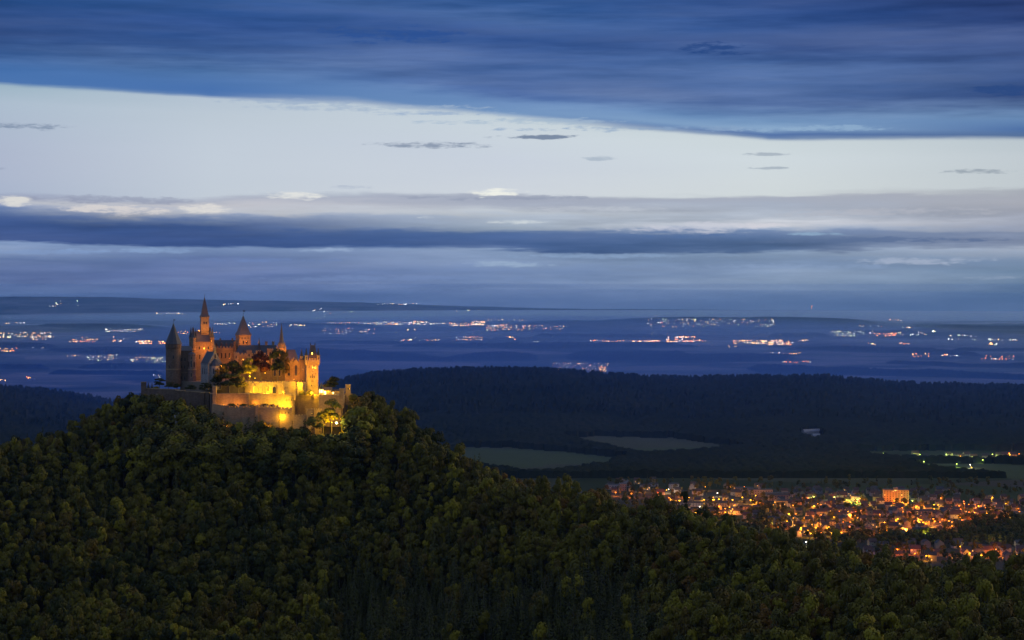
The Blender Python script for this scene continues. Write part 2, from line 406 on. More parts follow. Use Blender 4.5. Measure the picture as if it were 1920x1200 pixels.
mg, n, b = pmat('valley_ground')
g = n.new('ShaderNodeNewGeometry').outputs['Position']
mp = n.new('ShaderNodeMapping'); n.put(mp.inputs[0], g); mp.inputs['Rotation'].default_value = (0, 0, 0.35); mp.inputs['Scale'].default_value = (0.0016, 0.0034, 0.0)
vo = n.new('ShaderNodeTexVoronoi'); n.put(vo.inputs['Vector'], mp.outputs[0]); vo.inputs['Scale'].default_value = 1.0
vs = n.new('ShaderNodeSeparateColor'); n.put(vs.inputs[0], vo.outputs['Color'])
big = n.noise(g, 0.0011, 4.0, 0.6)
fine = n.noise(g, 0.02, 3.0, 0.6)
fcol = n.ramp(vs.outputs[0], [(0.0, (0.040, 0.050, 0.028)), (0.3, (0.060, 0.072, 0.036)), (0.55, (0.065, 0.066, 0.042)), (0.8, (0.08, 0.068, 0.056)), (1.0, (0.095, 0.085, 0.075))], 'CONSTANT')
sy = n.new('ShaderNodeSeparateXYZ'); n.put(sy.inputs[0], g)
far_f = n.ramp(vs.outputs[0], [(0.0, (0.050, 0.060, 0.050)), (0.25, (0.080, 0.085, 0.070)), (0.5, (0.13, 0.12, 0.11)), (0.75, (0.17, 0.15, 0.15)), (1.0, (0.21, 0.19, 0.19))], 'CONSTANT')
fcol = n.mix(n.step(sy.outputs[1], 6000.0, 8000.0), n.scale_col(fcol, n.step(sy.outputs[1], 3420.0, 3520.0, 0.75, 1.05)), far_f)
fcol = n.mix(n.step(big, 0.50, 0.62), fcol, (0.016, 0.022, 0.014))
n.put(b.inputs['Base Color'], n.mix(n.m('MULTIPLY', fine, 0.4), fcol, (0.03, 0.035, 0.02)))
b.inputs['Roughness'].default_value = 1.0; b.inputs['Specular IOR Level'].default_value = 0.0

RIDGE = [(-900, 728), (-150, 724), (0, 730), (100, 742), (170, 755), (215, 768), (330, 800), (560, 770), (610, 730), (660, 714), (720, 703), (800, 697), (900, 694), (1000, 694), (1080, 700), (1150, 706), (1250, 710), (1330, 711), (1440, 708), (1560, 710), (1640, 720), (1720, 728), (1800, 732), (1920, 735), (2800, 745)]
FAR = [(-900, 552), (0, 556), (100, 556), (200, 557), (300, 560), (420, 563), (560, 565), (700, 568), (820, 573), (960, 577), (1080, 580), (1250, 581), (1440, 583), (1600, 586), (1750, 590), (1920, 595), (2800, 600)]
SWELLS = [(880, 1260, 19500, 1800, 45), (1120, 1700, 21500, 1600, 50), (1650, 2300, 17500, 1800, 40), (-300, 330, 18500, 1500, 35), (430, 760, 19000, 1500, 30)]
def ridge_top(px):
    y = np.interp(px, [a for a, _ in RIDGE], [a for _, a in RIDGE]); return EYE - (y - HY) * 5200 / F
def far_top(px):
    y = np.interp(px, [a for a, _ in FAR], [a for _, a in FAR]); return EYE - (y - HY) * 28000 / F
def ground_z(X, Y):
    X = np.asarray(X, float); Y = np.asarray(Y, float)
    px = CX + X / Y * F
    z = 80.0 * (1 - sstep(Y, 5400, 7200))
    z = z + (ridge_top(px) - 15 - 80) * sstep(Y, 3450, 5200) * (1 - sstep(Y, 5250, 7000))
    z = z + np.maximum(far_top(px) - 6 * vnoise(px / 25, Y * 0, 9), 0) * sstep(Y, 22500, 28000) * (1 - 0.5 * sstep(Y, 28500, 32000))
    for a, b_, yc, hd, h in SWELLS:
        z = z + h * sstep(px, a, a + 120) * (1 - sstep(px, b_ - 120, b_)) * np.exp(-((Y - yc) / hd) ** 2) * (0.8 + 0.4 * vnoise(px / 60, Y / 3000, 4))
    z = z + (vnoise(X / 700, Y / 700, 2) - 0.5) * 10 * sstep(Y, 3600, 4600) * (1 - 0.6 * sstep(Y, 6000, 9000))
    return z
def grid_mesh(name, P, mat, smooth_=True):
    """P: array (rows, cols, 3)"""
    r, c, _ = P.shape
    me = bpy.data.meshes.new(name)
    idx = np.arange(r * c).reshape(r, c)
    quads = np.stack([idx[:-1, :-1], idx[:-1, 1:], idx[1:, 1:], idx[1:, :-1]], -1).reshape(-1, 4)
    me.vertices.add(r * c); me.vertices.foreach_set('co', P.reshape(-1))
    me.loops.add(quads.size); me.loops.foreach_set('vertex_index', quads.reshape(-1).astype(np.int32))
    me.polygons.add(len(quads)); me.polygons.foreach_set('loop_start', np.arange(0, quads.size, 4, dtype=np.int32))
    me.polygons.foreach_set('use_smooth', [smooth_] * len(quads))
    me.update(calc_edges=True); me.validate()
    me.materials.append(mat)
    return me
ys = np.concatenate([np.linspace(250, 3400, 24), np.linspace(3450, 7000, 120), np.geomspace(7050, 21000, 130), np.linspace(21100, 30600, 74)])
us = np.linspace(-0.42, 0.42, 430)
UU, YY = np.meshgrid(us, ys); XX = UU * YY
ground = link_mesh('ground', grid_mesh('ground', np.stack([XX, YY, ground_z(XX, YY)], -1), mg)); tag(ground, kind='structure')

# ---------------------------------------------------------------- far woods (each reads as one dark mass)
mw, n, b = pmat('far_wood')
g = n.new('ShaderNodeNewGeometry').outputs['Position']
n.put(b.inputs['Base Color'], n.ramp(n.m('ADD', n.m('MULTIPLY', n.noise(g, 0.004, 3.0), 0.6), n.m('MULTIPLY', n.noise(g, 0.06, 2.0), 0.4)), [(0.3, (0.008, 0.012, 0.008)), (0.6, (0.018, 0.022, 0.013)), (0.8, (0.034, 0.027, 0.017))]))
b.inputs['Roughness'].default_value = 1.0; b.inputs['Specular IOR Level'].default_value = 0.0

def ground_at(px, py):
    """distance at which the ground shows in photo column px and row py"""
    Yt = np.geomspace(2000, 30000, 900)
    y = HY + (EYE - ground_z((px - CX) * Yt / F, Yt)) / Yt * F
    k = np.where(y <= py)[0]
    return float(Yt[k[0]]) if len(k) else 30000.0
def wood(label, top, bot, h=22.0, size=15.0):
    x0, x1 = top[0][0], top[-1][0]
    nx = max(12, int((x1 - x0) / 2.2)); ny = 9
    P = np.zeros((ny, nx, 3))
    xs = np.linspace(x0, x1, nx)
    yt = np.interp(xs, [a for a, _ in top], [a for _, a in top]); yb = np.interp(xs, [a for a, _ in bot], [a for _, a in bot])
    for i, px in enumerate(xs):
        Yb = EYE * F / (yb[i] - HY) * 0.995
        hp = h / Yb * F
        Yt_ = EYE * F / (min(yt[i] + hp * 0.8, yb[i] - 0.8) - HY)
        e = 0.15 + min(1.0, min(i, nx - 1 - i) / 10.0)
        for j in range(ny):
            t = j / (ny - 1)
            Yj = Yb * (1 - t) + Yt_ * t; X = (px - CX) * Yj / F
            P[j, i] = (X, Yj, 0)
    G = ground_z(P[..., 0], P[..., 1])
    cr = crowns(P[..., 0], P[..., 1], size, 11)
    e = np.minimum(1, np.minimum(np.arange(nx), np.arange(nx)[::-1]) / 9.0 + 0.1)[None, :]
    P[..., 2] = G + h * (0.45 + 0.55 * cr) * e * (0.75 + 0.5 * vnoise(P[..., 0] / 120, P[..., 1] / 300, 5))
    P[0, :, 2] = G[0] - 4; P[-1, :, 2] = G[-1] - 4; P[:, 0, 2] = G[:, 0] - 4; P[:, -1, 2] = G[:, -1] - 4
    o = link_mesh('distant_wood', grid_mesh('distant_wood', P, mw, False))
    tag(o, label, 'wood', 'woods on the plain', 'stuff'); return o
WOODS = [
 ('dark wood at the left edge below the row of town lights', [(-60, 640), (60, 641), (115, 646)], [(-60, 654), (115, 654)]),
 ('long dark wood left of the round castle tower', [(85, 652), (200, 648), (310, 650), (420, 651)], [(85, 657), (200, 668), (310, 668), (420, 662)]),
 ('low wood at the left edge above the small red light', [(-80, 684), (60, 682), (94, 688)], [(-80, 694), (94, 692)]),
 ('oval wood below the village lights left of the castle', [(145, 686), (200, 679), (280, 680), (320, 683)], [(145, 691), (220, 693), (320, 692)]),
 ('thin tree belt on the plain left of the castle', [(90, 699), (200, 697), (310, 699)], [(90, 702), (310, 703)]),
 ('hazy far wood above the left town lights', [(70, 612), (140, 607), (255, 609), (320, 612)], [(70, 618), (160, 623), (320, 619)]),
 ('broad dark wood right of the castle gate tower', [(540, 648), (680, 654), (770, 659), (830, 668), (880, 661), (935, 658), (1010, 661)], [(540, 672), (700, 676), (830, 677), (1010, 676)]),
 ('tree belt below the middle row of town lights', [(735, 646), (800, 642), (900, 643), (1000, 641), (1100, 641), (1250, 641), (1312, 648)], [(735, 650), (900, 653), (1000, 655), (1150, 653), (1312, 651)]),
 ('scattered trees left of the middle tree belt', [(585, 640), (640, 637), (700, 639), (760, 641)], [(585, 643), (760, 645)]),
 ('wide dark wood above the village in the middle of the plain', [(1060, 660), (1120, 655), (1270, 655), (1300, 662), (1400, 661), (1490, 661)], [(1060, 672), (1120, 680), (1300, 680), (1490, 676)]),
 ('tapering near wood at the right below two orange lights', [(1398, 686), (1420, 682), (1500, 683), (1600, 688), (1750, 693), (1990, 704)], [(1398, 690), (1425, 699), (1560, 702), (1760, 707), (1990, 714)]),
 ('long wood tapering to the right under the bright yellow lights', [(1470, 651), (1600, 648), (1740, 651), (1845, 664)], [(1470, 656), (1600, 661), (1740, 663), (1845, 668)]),
 ('low wood at the right edge under the row of orange lights', [(1660, 678), (1800, 682), (1990, 678)], [(1660, 681), (1800, 688), (1990, 690)]),
 ('hazy far wood behind the white town lights', [(990, 602), (1200, 598), (1300, 596), (1450, 600), (1560, 604), (1650, 607)], [(990, 609), (1200, 612), (1650, 613)]),
 ('hazy dark wood at the right edge of the plain', [(1700, 608), (1740, 605), (1830, 606), (1990, 603)], [(1700, 614), (1800, 624), (1990, 627)]),
 ('far wood between two rows of town lights', [(1000, 626), (1100, 625), (1260, 627)], [(1000, 632), (1260, 634)]),
 ('far wood behind the castle spires', [(455, 612), (540, 607), (640, 609), (720, 612)], [(455, 616), (720, 618)]),
 ('low far wood right of the white town lights', [(1545, 620), (1620, 617), (1720, 621)], [(1545, 624), (1720, 627)]),
 ('thin far belt on the plain right of the long wood', [(1780, 655), (1850, 654), (1990, 656)], [(1780, 658), (1990, 660)]),
 ('wood on the slope of the far plain', [(1440, 624), (1520, 622), (1560, 625)], [(1440, 632), (1560, 632)]),
]
for w_ in WOODS: wood(*w_)

# wooded near hills: bumpy canopy over the slope, open fields left clear
FIELDS = [[(862, 837), (960, 839), (1080, 849), (1175, 861), (1135, 874), (1060, 886), (980, 892), (862, 868)],
          [(1055, 822), (1120, 817), (1260, 821), (1340, 831), (1400, 842), (1300, 852), (1215, 856), (1150, 846)],
          [(1700, 872), (1800, 868), (1990, 872), (1990, 905), (1850, 893), (1740, 884)],
          [(1240, 908), (1480, 902), (1760, 908), (1990, 925), (1990, 960), (1700, 940), (1450, 925), (1240, 920)],
          [(1600, 846), (1990, 843), (1990, 868), (1800, 866), (1640, 860)],
          [(1496, 818), (1520, 806), (1550, 818), (1525, 826)],
          [(1863, 751), (1895, 750), (1898, 753), (1866, 754)]]
def inside(px, py, poly):
    r = np.zeros(px.shape, bool); j = len(poly) - 1
    for i in range(len(poly)):
        xi, yi = poly[i]; xj, yj = poly[j]
        c = ((yi > py) != (yj > py)) & (px < (xj - xi) * (py - yi) / (yj - yi + 1e-9) + xi)
        r ^= c; j = i
    return r
def hill_forest(label, px0, px1, Y0, Y1, step_px, step_y):
    cols = np.arange(px0, px1, step_px); rows = np.concatenate([np.arange(Y0, Y1 - 700, step_y), np.arange(Y1 - 700, Y1, step_y * 0.7)])
    C, Yg = np.meshgrid(cols, rows); X = (C - CX) * Yg / F
    G = ground_z(X, Yg)
    py = HY + (EYE - G) / Yg * F
    cr = crowns(X, Yg, 13.0, 21)
    spike = (hash2(np.floor(X / 6), np.floor(Yg / 9), 31) > 0.92) * 10.0
    Z = G + 6 + 9 * cr + spike * (Yg > 4300) + 5 * (vnoise(X / 60, Yg / 60, 8) - 0.5)
    clear = np.zeros(Z.shape, bool)
    wob = 3.0 * (vnoise(C / 14, Yg / 60, 6) - 0.5)
    for fpoly in FIELDS: clear |= inside(C + wob * 2, py + wob, fpoly)
    Z[clear] = G[clear] - 6
    Z[0] = G[0] - 5; Z[-1] = G[-1] - 5; Z[:, 0] = G[:, 0] - 5; Z[:, -1] = G[:, -1] - 5
    o = link_mesh('hill_forest', grid_mesh('hill_forest', np.stack([X, Yg, Z], -1), mw, False))
    tag(o, label, 'forest', None, 'stuff'); return o
hill_forest('dark forest covering the long ridge behind the valley town', 575, 2080, 3480, 5700, 3.0, 13.0)
hill_forest('dark forest on the hill at the left edge behind the castle mount', -140, 420, 3500, 5700, 3.5, 15.0)

# ---------------------------------------------------------------- castle mount (its canopy surface is fitted, the soil lies a tree height below)
TREE_H = 16.3
CTRL = [(-120, 860, 1240), (0, 850, 1250), (110, 820, 1270), (200, 778, 1290), (250, 745, 1305),
        (300, 790, 1272), (400, 796, 1262), (480, 803, 1256), (540, 806, 1254), (620, 806, 1256), (675, 752, 1284),
        (700, 746, 1278), (760, 772, 1268), (800, 806, 1244), (880, 852, 1205), (960, 882, 1160), (1040, 907, 1120), (1130, 926, 1080),
        (1250, 960, 1030), (1330, 976, 990), (1430, 1000, 950), (1560, 1022, 915), (1700, 1052, 880), (1800, 1066, 850), (1920, 1072, 840), (2060, 1085, 820),
        (-120, 1200, 1020), (0, 1200, 1005), (300, 1200, 985), (640, 1200, 940), (960, 1200, 880), (1280, 1200, 800), (1600, 1200, 725), (1920, 1200, 680), (2060, 1200, 665),
        (100, 1000, 1130), (300, 900, 1205), (300, 1050, 1100), (500, 950, 1165), (640, 900, 1205), (640, 1050, 1080), (800, 940, 1150), (960, 1010, 1050), (960, 1110, 955), (1150, 1060, 960), (1280, 1085, 895), (1600, 1110, 805), (1920, 1130, 740),
        (1060, 1085, 948), (1180, 1165, 845)]
pts = []
for px, py, Y in CTRL:
    pts.append((PX(px, Y), Y, PZ(py, Y) - TREE_H))
for px, Y, z in [(330, 1290, 343), (460, 1290, 343), (560, 1290, 343), (620, 1290, 343), (330, 1335, 345), (460, 1335, 348), (560, 1335, 345),
                 (-120, 1420, 240), (100, 1450, 240), (330, 1450, 280), (560, 1450, 265), (760, 1420, 250), (900, 1360, 230), (1100, 1280, 200), (1300, 1180, 185), (1500, 1110, 170), (1750, 1040, 150), (2060, 980, 140),
                 (-120, 1700, 120), (330, 1750, 140), (760, 1700, 110), (1100, 1600, 90), (1400, 1500, 85), (1750, 1400, 75), (2060, 1350, 70)]:
    pts.append((PX(px, Y), Y, z))
for X, Y, z in [(-400, 500, 215), (0, 480, 200), (300, 450, 215), (-500, 800, 190), (520, 560, 240), (-650, 1300, 150), (-600, 1000, 170)]:
    pts.append((X, Y, z))
TP = np.array(pts, float)
def _u(r2): return np.where(r2 > 1e-9, r2 * np.log(r2 + 1e-12), 0.0)
sx = TP[:, :2] / 400.0
K = _u(((sx[:, None] - sx[None]) ** 2).sum(-1)) + np.eye(len(sx)) * 0.004
Pm = np.c_[np.ones(len(sx)), sx]
A_ = np.zeros((len(sx) + 3,) * 2); A_[:len(sx), :len(sx)] = K; A_[:len(sx), len(sx):] = Pm; A_[len(sx):, :len(sx)] = Pm.T
SOL = np.linalg.solve(A_, np.r_[TP[:, 2], 0, 0, 0])
def mount_z(X, Y):
    X = np.asarray(X, float); Y = np.asarray(Y, float); sh = X.shape
    p = np.c_[X.ravel(), Y.ravel()] / 400.0
    out = np.empty(len(p))
    for i in range(0, len(p), 20000):
        c_ = p[i:i + 20000]
        out[i:i + 20000] = _u(((c_[:, None] - sx[None]) ** 2).sum(-1)) @ SOL[:len(sx)] + SOL[len(sx)] + c_ @ SOL[len(sx) + 1:]
    z = out.reshape(sh)
    near = sstep(np.hypot((X + 175) / 85, (Y - 1300) / 60), 0.9, 1.6)
    z = z + near * ((vnoise(X / 45, Y / 45, 1) - 0.5) * 12 + (vnoise(X / 110, Y / 110, 14) - 0.5) * 14)
    return z
def mz(x, y): return float(mount_z(np.array([x]), np.array([y]))[0])
ms, n, b = pmat('forest_soil')
g = n.new('ShaderNodeNewGeometry').outputs['Position']
n.put(b.inputs['Base Color'], n.ramp(n.noise(g, 0.15, 4.0, 0.6), [(0.3, (0.014, 0.014, 0.009)), (0.7, (0.035, 0.030, 0.018))]))
b.inputs['Roughness'].default_value = 1.0; b.inputs['Specular IOR Level'].default_value = 0.0
gx = np.arange(-760, 780, 9.0); gy = np.arange(430, 1900, 9.0)
GX, GY = np.meshgrid(gx, gy)
GZ = np.maximum(mount_z(GX, GY), 62)
hillobj = link_mesh('hill', grid_mesh('hill', np.stack([GX, GY, GZ], -1), ms)); tag(hillobj, kind='structure')
# ================================================================ castle
def obox(mb, ax, ay, bx, by, t, z0, z1):
    """wall box from a to b, thickness t"""
    L = math.hypot(bx - ax, by - ay); nx, ny = -(by - ay) / L * t / 2, (bx - ax) / L * t / 2
    return mb.prism([(ax - nx, ay - ny), (bx - nx, by - ny), (bx + nx, by + ny), (ax + nx, ay + ny)], z0, z1)
def merlons(mb, a, b, t, z, mw=1.1, gap=0.9, mh=1.1, z2=None):
    """battlement teeth along a-b; z2 lets the top slope"""
    L = math.hypot(b[0] - a[0], b[1] - a[1]); n = max(1, int(round((L + gap) / (mw + gap)))); pitch = (L + gap) / n
    ux, uy = (b[0] - a[0]) / L, (b[1] - a[1]) / L
    for k in range(n):
        s0 = k * pitch; s1 = s0 + pitch - gap
        zz = z if z2 is None else z + (z2 - z) * (s0 + s1) / 2 / L
        obox(mb, a[0] + ux * s0, a[1] + uy * s0, a[0] + ux * s1, a[1] + uy * s1, t, zz - 0.02, zz + mh)
    return mb
class Site:
    """a castle building: an empty at its foot plus measuring helpers"""
    def __init__(self, name, label, cat, pxc, Y, ybase, rz=0.0, group=None):
        self.Y = Y; self.s = Y / F; self.yb = ybase; self.pxc = pxc
        self.root = empty(name, (PX(pxc, Y), Y, PZ(ybase, Y)), R(rz)); tag(self.root, label, cat, group)
    def z(self, py): return (self.yb - py) * self.s
    def w(self, n): return n * self.s
    def x(self, px): return (px - self.pxc) * self.s
    def part(self, mb, name, mat, parent=None, smooth_=False): return mb.build(name, mat, parent or self.root, smooth_)
def window(parent, xc, y, w, z0, z1, rot=0.0, mat=None, pointed=True, frame=0.0, cx0=0.0, cy0=0.0):
    """one window on the face that lies y in front of the centre; rot turns it to another face"""
    def turn(mb):
        c, s = math.cos(R(rot)), math.sin(R(rot))
        mb.v = [(cx0 + a * c - b_ * s, cy0 + a * s + b_ * c, z) for a, b_, z in mb.v]; return mb
    mk = (lambda ww, a, b_: arch(xc, ww, a, b_)) if pointed else (lambda ww, a, b_: [(xc - ww / 2, a), (xc + ww / 2, a), (xc + ww / 2, b_), (xc - ww / 2, b_)])
    o = turn(MB().panel(mk(w, z0, z1), -y, 0.06)).build('window', mat or M_glass, parent)
    if frame:
        # ring of stone round the opening
        inn, out = mk(w, z0, z1), mk(w + 2 * frame, z0 - frame, z1 + frame * 1.4)
        nn = len(inn); m = MB(); t = 0.22
        vs = [(a, -y - t, c) for a, c in out] + [(a, -y - t, c) for a, c in inn] + [(a, -y, c) for a, c in out] + [(a, -y, c) for a, c in inn]
        fs = []
        for i in range(nn):
            j = (i + 1) % nn
            fs += [(i, j, nn + j, nn + i), (2 * nn + j, 2 * nn + i, i, j)[::-1], (nn + i, nn + j, 3 * nn + j, 3 * nn + i)]
        m.add(vs, fs); turn(m).build('frame', M_trim, o)
    return o
def spire(mb, x, y, r, z0, z1, n=8, flare=1.18, rot=PI / 8):
    h = z1 - z0
    return mb.rings(x, y, [(r * flare, z0), (r * 0.93, z0 + h * 0.09), (r * 0.52, z0 + h * 0.42), (0.0, z1)], n, rot)
def finial(site, x, y, z0, h, flag=True, parent=None):
    m = MB().rings(x, y, [(0.11, z0 - 0.6), (0.09, z0 + h * 0.25), (0.32, z0 + h * 0.32), (0.09, z0 + h * 0.4), (0.05, z0 + h)], 6)
    if flag: m.box(x, x + 1.3, y - 0.05, y + 0.05, z0 + h * 0.62, z0 + h * 0.85)
    return site.part(m, 'weather_vane' if flag else 'finial', M_iron, parent)
def pinnacle(mb, x, y, r, z0, zm, z1):
    return mb.rings(x, y, [(r, z0), (r, zm), (r * 1.35, zm + 0.05), (r * 0.5, zm + (z1 - zm) * 0.5), (0, z1)], 6)

# --- round tower at the west end
s = Site('round_tower', 'tall dark round stone tower with slate cone roof at the west end of the castle', 'tower', 325.2, 1318, 716)
r = s.w(14.3)
s.part(MB().rings(0, 0, [(r, -3), (r * 0.985, s.z(653)), (r * 1.05, s.z(651.5)), (r * 1.05, s.z(645.5))], 24), 'wall', M_stone_dark)
m = MB().rings(0, 0, [(r * 0.9, s.z(646)), (r * 1.13, s.z(645)), (r * 1.0, s.z(641)), (r * 0.5, s.z(624)), (0, s.z(605))], 12, 0.1)
ro = s.part(m, 'roof', M_slate); finial(s, 0, 0, s.z(605), s.w(7))
for a in range(0, 360, 30): window(s.root, 0, r * 1.035, 0.7, s.z(651), s.z(647), a, M_glass, False)
for a, y0 in ((-25, 690), (10, 672), (35, 700), (-5, 704)): window(s.root, 0, r * 0.975, 0.8, s.z(y0), s.z(y0 - 6), a)
s.part(MB().rings(0, 0, [(r * 1.0, s.z(693)), (r * 1.03, s.z(692.5)), (r * 1.03, s.z(691.5)), (r * 1.0, s.z(691))], 24), 'string_course', M_stone)

# --- west palace block between round tower and great tower
s = Site('palace_block', 'dark unlit palace block between the round tower and the pale stair turret', 'building', 349, 1328, 716, 6)
a, d = s.w(12.5), 7.0
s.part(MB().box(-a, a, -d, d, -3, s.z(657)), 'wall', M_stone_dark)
s.part(MB().gable(-a - 0.4, a + 0.4, -d - 0.4, d + 0.4, s.z(657) + 0.05, s.z(648.5), 'x', 2.0), 'roof', M_slate)
s.part(MB().box(-a - 0.15, a + 0.15, -d - 0.18, -d, s.z(698), s.z(697)), 'string_course', M_stone)
for xx, y0 in ((-3.0, 690), (-0.6, 690), (-2.6, 676), (-0.3, 676), (-2.9, 710), (-0.5, 711)): window(s.root, xx, d, 0.8, s.z(y0), s.z(y0 - 6))

# --- stair turret
s = Site('stair_turret', 'pale reddish octagonal stair turret with stacked windows on the dark west palace front', 'turret', 360, 1320, 719)
r = s.w(7.6)
s.part(MB().rings(0, 0, [(r * 1.08, -3), (r * 1.08, s.z(705)), (r, s.z(703)), (r, s.z(667)), (r * 1.1, s.z(665.5)), (r * 1.1, s.z(664))], 8, PI / 8), 'wall', stone('reddish_stone', (0.15, 0.095, 0.072), (0.20, 0.13, 0.10)))
s.part(MB().rings(0, 0, [(r * 1.1, s.z(664) + 0.03), (r * 0.5, s.z(661)), (0, s.z(658.5))], 8, PI / 8), 'roof', M_slate)
s.part(MB().rings(0, 0, [(r * 1.0, s.z(694)), (r * 1.1, s.z(693.5)), (r * 1.1, s.z(692)), (r * 1.0, s.z(691.5))], 8, PI / 8), 'string_course', M_trim)
ap = r * math.cos(PI / 8)
for y0, h in ((688, 12), (673, 5), (706, 7)):
    window(s.root, 0, ap * (1.085 if y0 == 706 else 1.0), 1.0, s.z(y0), s.z(y0 - h), 0, None, True, 0.3)
for rot in (-45, 45): window(s.root, 0, ap, 0.8, s.z(688), s.z(678), rot)

# --- great tower
s = Site('great_tower', 'tallest castle tower, orange lit square keep with slim upper shaft and needle spire', 'tower', 378, 1338, 716, 18)
a = 12.9 / 2
ze, zr = s.z(640.5), s.z(621)
s.part(MB().box(-a, a, -a, a, -3, ze), 'wall', M_stone)
s.part(MB().gable(-a + 0.75, a - 0.75, -a - 0.35, a + 0.35, ze + 0.05, zr, 'x'), 'roof', M_slate_warm)
for sg in (-1, 1):
    g_ = MB(); n_ = 5
    for k in range(n_):
        w0 = a * (1 - k / n_)
        g_.box(min(sg * a, sg * (a - 0.7)), max(sg * a, sg * (a - 0.7)), -w0, w0, ze + (zr - ze) * k / n_ + (0.01 if k == 0 else 0), ze + (zr - ze) * (k + 1) / n_)
    go = s.part(g_, 'stepped_gable', M_stone_dark if sg < 0 else M_stone)  # left gable painted darker for its shaded side
    for yy, zz, top in ((0, zr, 3.6), (-a * 0.62, ze + (zr - ze) * 0.4, 3.0), (a * 0.62, ze + (zr - ze) * 0.4, 3.0)):
        p_ = MB(); pinnacle(p_, sg * (a - 0.35), yy, 0.45, zz, zz + top * 0.35, zz + top); s.part(p_, 'pinnacle', M_slate, go)
for xx, yy in ((-a, -a), (a, -a), (a, a), (-a, a)):
    t = s.part(MB().rings(xx, yy, [(0.5, s.z(658)), (1.35, s.z(655)), (1.35, s.z(634.5)), (1.6, s.z(634)), (1.6, s.z(632.5))], 8, PI / 8), 'corner_turret', M_stone)
    p_ = MB(); spire(p_, xx, yy, 1.35, s.z(632.5) + 0.02, s.z(611.5)); s.part(p_, 'turret_roof', M_slate, t)
    p_ = MB(); pinnacle(p_, xx * 0.78, yy, 0.5, ze, s.z(628), s.z(613)); s.part(p_, 'pinnacle', M_slate, t)
tx, ty, ta = 2.1, 0.3, 2.72
sh = s.part(MB().box(tx - ta, tx + ta, ty - ta, ty + ta, s.z(632), s.z(594.5)), 'shaft', M_stone)
s.part(MB().box(tx - ta - 0.25, tx + ta + 0.25, ty - ta - 0.25, ty + ta + 0.25, s.z(595.8), s.z(594.2)), 'cornice', M_trim, sh)
p_ = MB().rings(tx, ty, [(ta * 1.414 + 0.55, s.z(594)), (ta * 1.414 * 0.86, s.z(589.5)), (ta * 1.414 * 0.50, s.z(574)), (0, s.z(555))], 4, PI / 4)
s.part(p_, 'spire', M_slate_warm)
finial(s, tx, ty, s.z(556), s.w(5.5), False)
for xx in (tx - 0.75, tx + 0.75): window(s.root, xx, ta - ty, 0.75, s.z(607.5), s.z(603), 0, None, True, 0.15)
window(s.root, ty, ta - tx, 0.8, s.z(608), s.z(603), -90)
m_ = MB(); merlons(m_, (tx - ta, ty - ta - 0.3), (tx + ta, ty - ta - 0.3), 0.4, s.z(624), 0.8, 0.6, 0.8); s.part(m_, 'gallery', M_trim, sh)
for xx, y0, h in ((-2.5, 655, 6), (0.8, 655, 6), (3.6, 654, 5), (-2.3, 672, 8), (2.4, 680, 8)): window(s.root, xx, a, 0.8, s.z(y0), s.z(y0 - h), 0, None, True, 0.15)
for xx, y0 in ((-3, 660), (1.5, 660), (-3, 685), (1.5, 685)): window(s.root, xx, a, 0.8, s.z(y0), s.z(y0 - 8), -90)
s.part(MB().box(-a - 0.2, a + 0.2, -a - 0.2, -a, s.z(649), s.z(648)), 'string_course', M_trim)

# --- north wing behind
s = Site('palace_wing', 'long palace wing with slate roof and battlements behind, between great tower and octagonal tower', 'building', 421, 1352, 716, 5)
a, d = s.w(25), 6.5
s.part(MB().box(-a, a, -d, d, -3, s.z(652)), 'wall', M_stone)
rf = s.part(MB().gable(-a, a, -d + 0.9, d - 0.9, s.z(652) + 0.03, s.z(637.5), 'x'), 'roof', M_slate)
m_ = MB(); obox(m_, -a, -d - 0.1, a, -d - 0.1, 0.7, s.z(655), s.z(651.5)); merlons(m_, (-a, -d - 0.1), (a, -d - 0.1), 0.7, s.z(651.5), 1.2, 1.1, 1.1)
s.part(m_, 'battlement', M_trim)
for k in range(5):
    xx = -a + 4 + k * 3.4
    dm = s.part(MB().box(xx - 0.6, xx + 0.6, -d + 2.2, -d + 4.8, s.z(649), s.z(645)).gable(xx - 0.75, xx + 0.75, -d + 2.0, -d + 4.8, s.z(645) + 0.02, s.z(642), 'y'), 'dormer', M_slate_warm, rf)
for k in range(7): window(s.root, -a + 2.4 + k * 2.7, d, 0.9, s.z(671), s.z(661))
for k in range(7): window(s.root, -a + 2.4 + k * 2.7, d, 0.9, s.z(692), s.z(681))
for xx in (-3, 5.5): s.part(MB().box(xx - 0.5, xx + 0.5, -0.5, 0.5, s.z(641), s.z(634)), 'chimney', M_stone, rf)

# --- octagonal tower with tent roof
s = Site('tent_roof_tower', 'orange lit square tower with tall tent roof and weather vane behind the courtyard trees', 'tower', 456, 1345, 716, 26)
a = s.w(30) / 2 / (math.cos(R(26)) + math.sin(R(26)))
s.part(MB().box(-a, a, -a, a, -3, s.z(628.4)), 'wall', M_stone)
s.part(MB().box(-a - 0.2, a + 0.2, -a - 0.2, a + 0.2, s.z(630), s.z(628)), 'cornice', M_trim)
p_ = MB().rings(0, 0, [((a + 0.5) * 1.414, s.z(627.8)), (a * 1.414 * 0.82, s.z(621)), (a * 1.414 * 0.42, s.z(606)), (0, s.z(590.5))], 4, PI / 4)
s.part(p_, 'roof', M_slate_warm)
finial(s, 0, 0, s.z(591), s.w(10.5))
for xx in (-2.2, 0, 2.2): window(s.root, xx, a, 0.7, s.z(635), s.z(632))
for xx, y0 in ((-1.3, 645), (1.3, 645), (0, 658)): window(s.root, xx, a, 1.0, s.z(y0), s.z(y0 - 7), 0, None, True, 0.2)
for xx in (-1.3, 1.3): window(s.root, xx, a, 0.8, s.z(640), s.z(634), -90)
gm = MB()
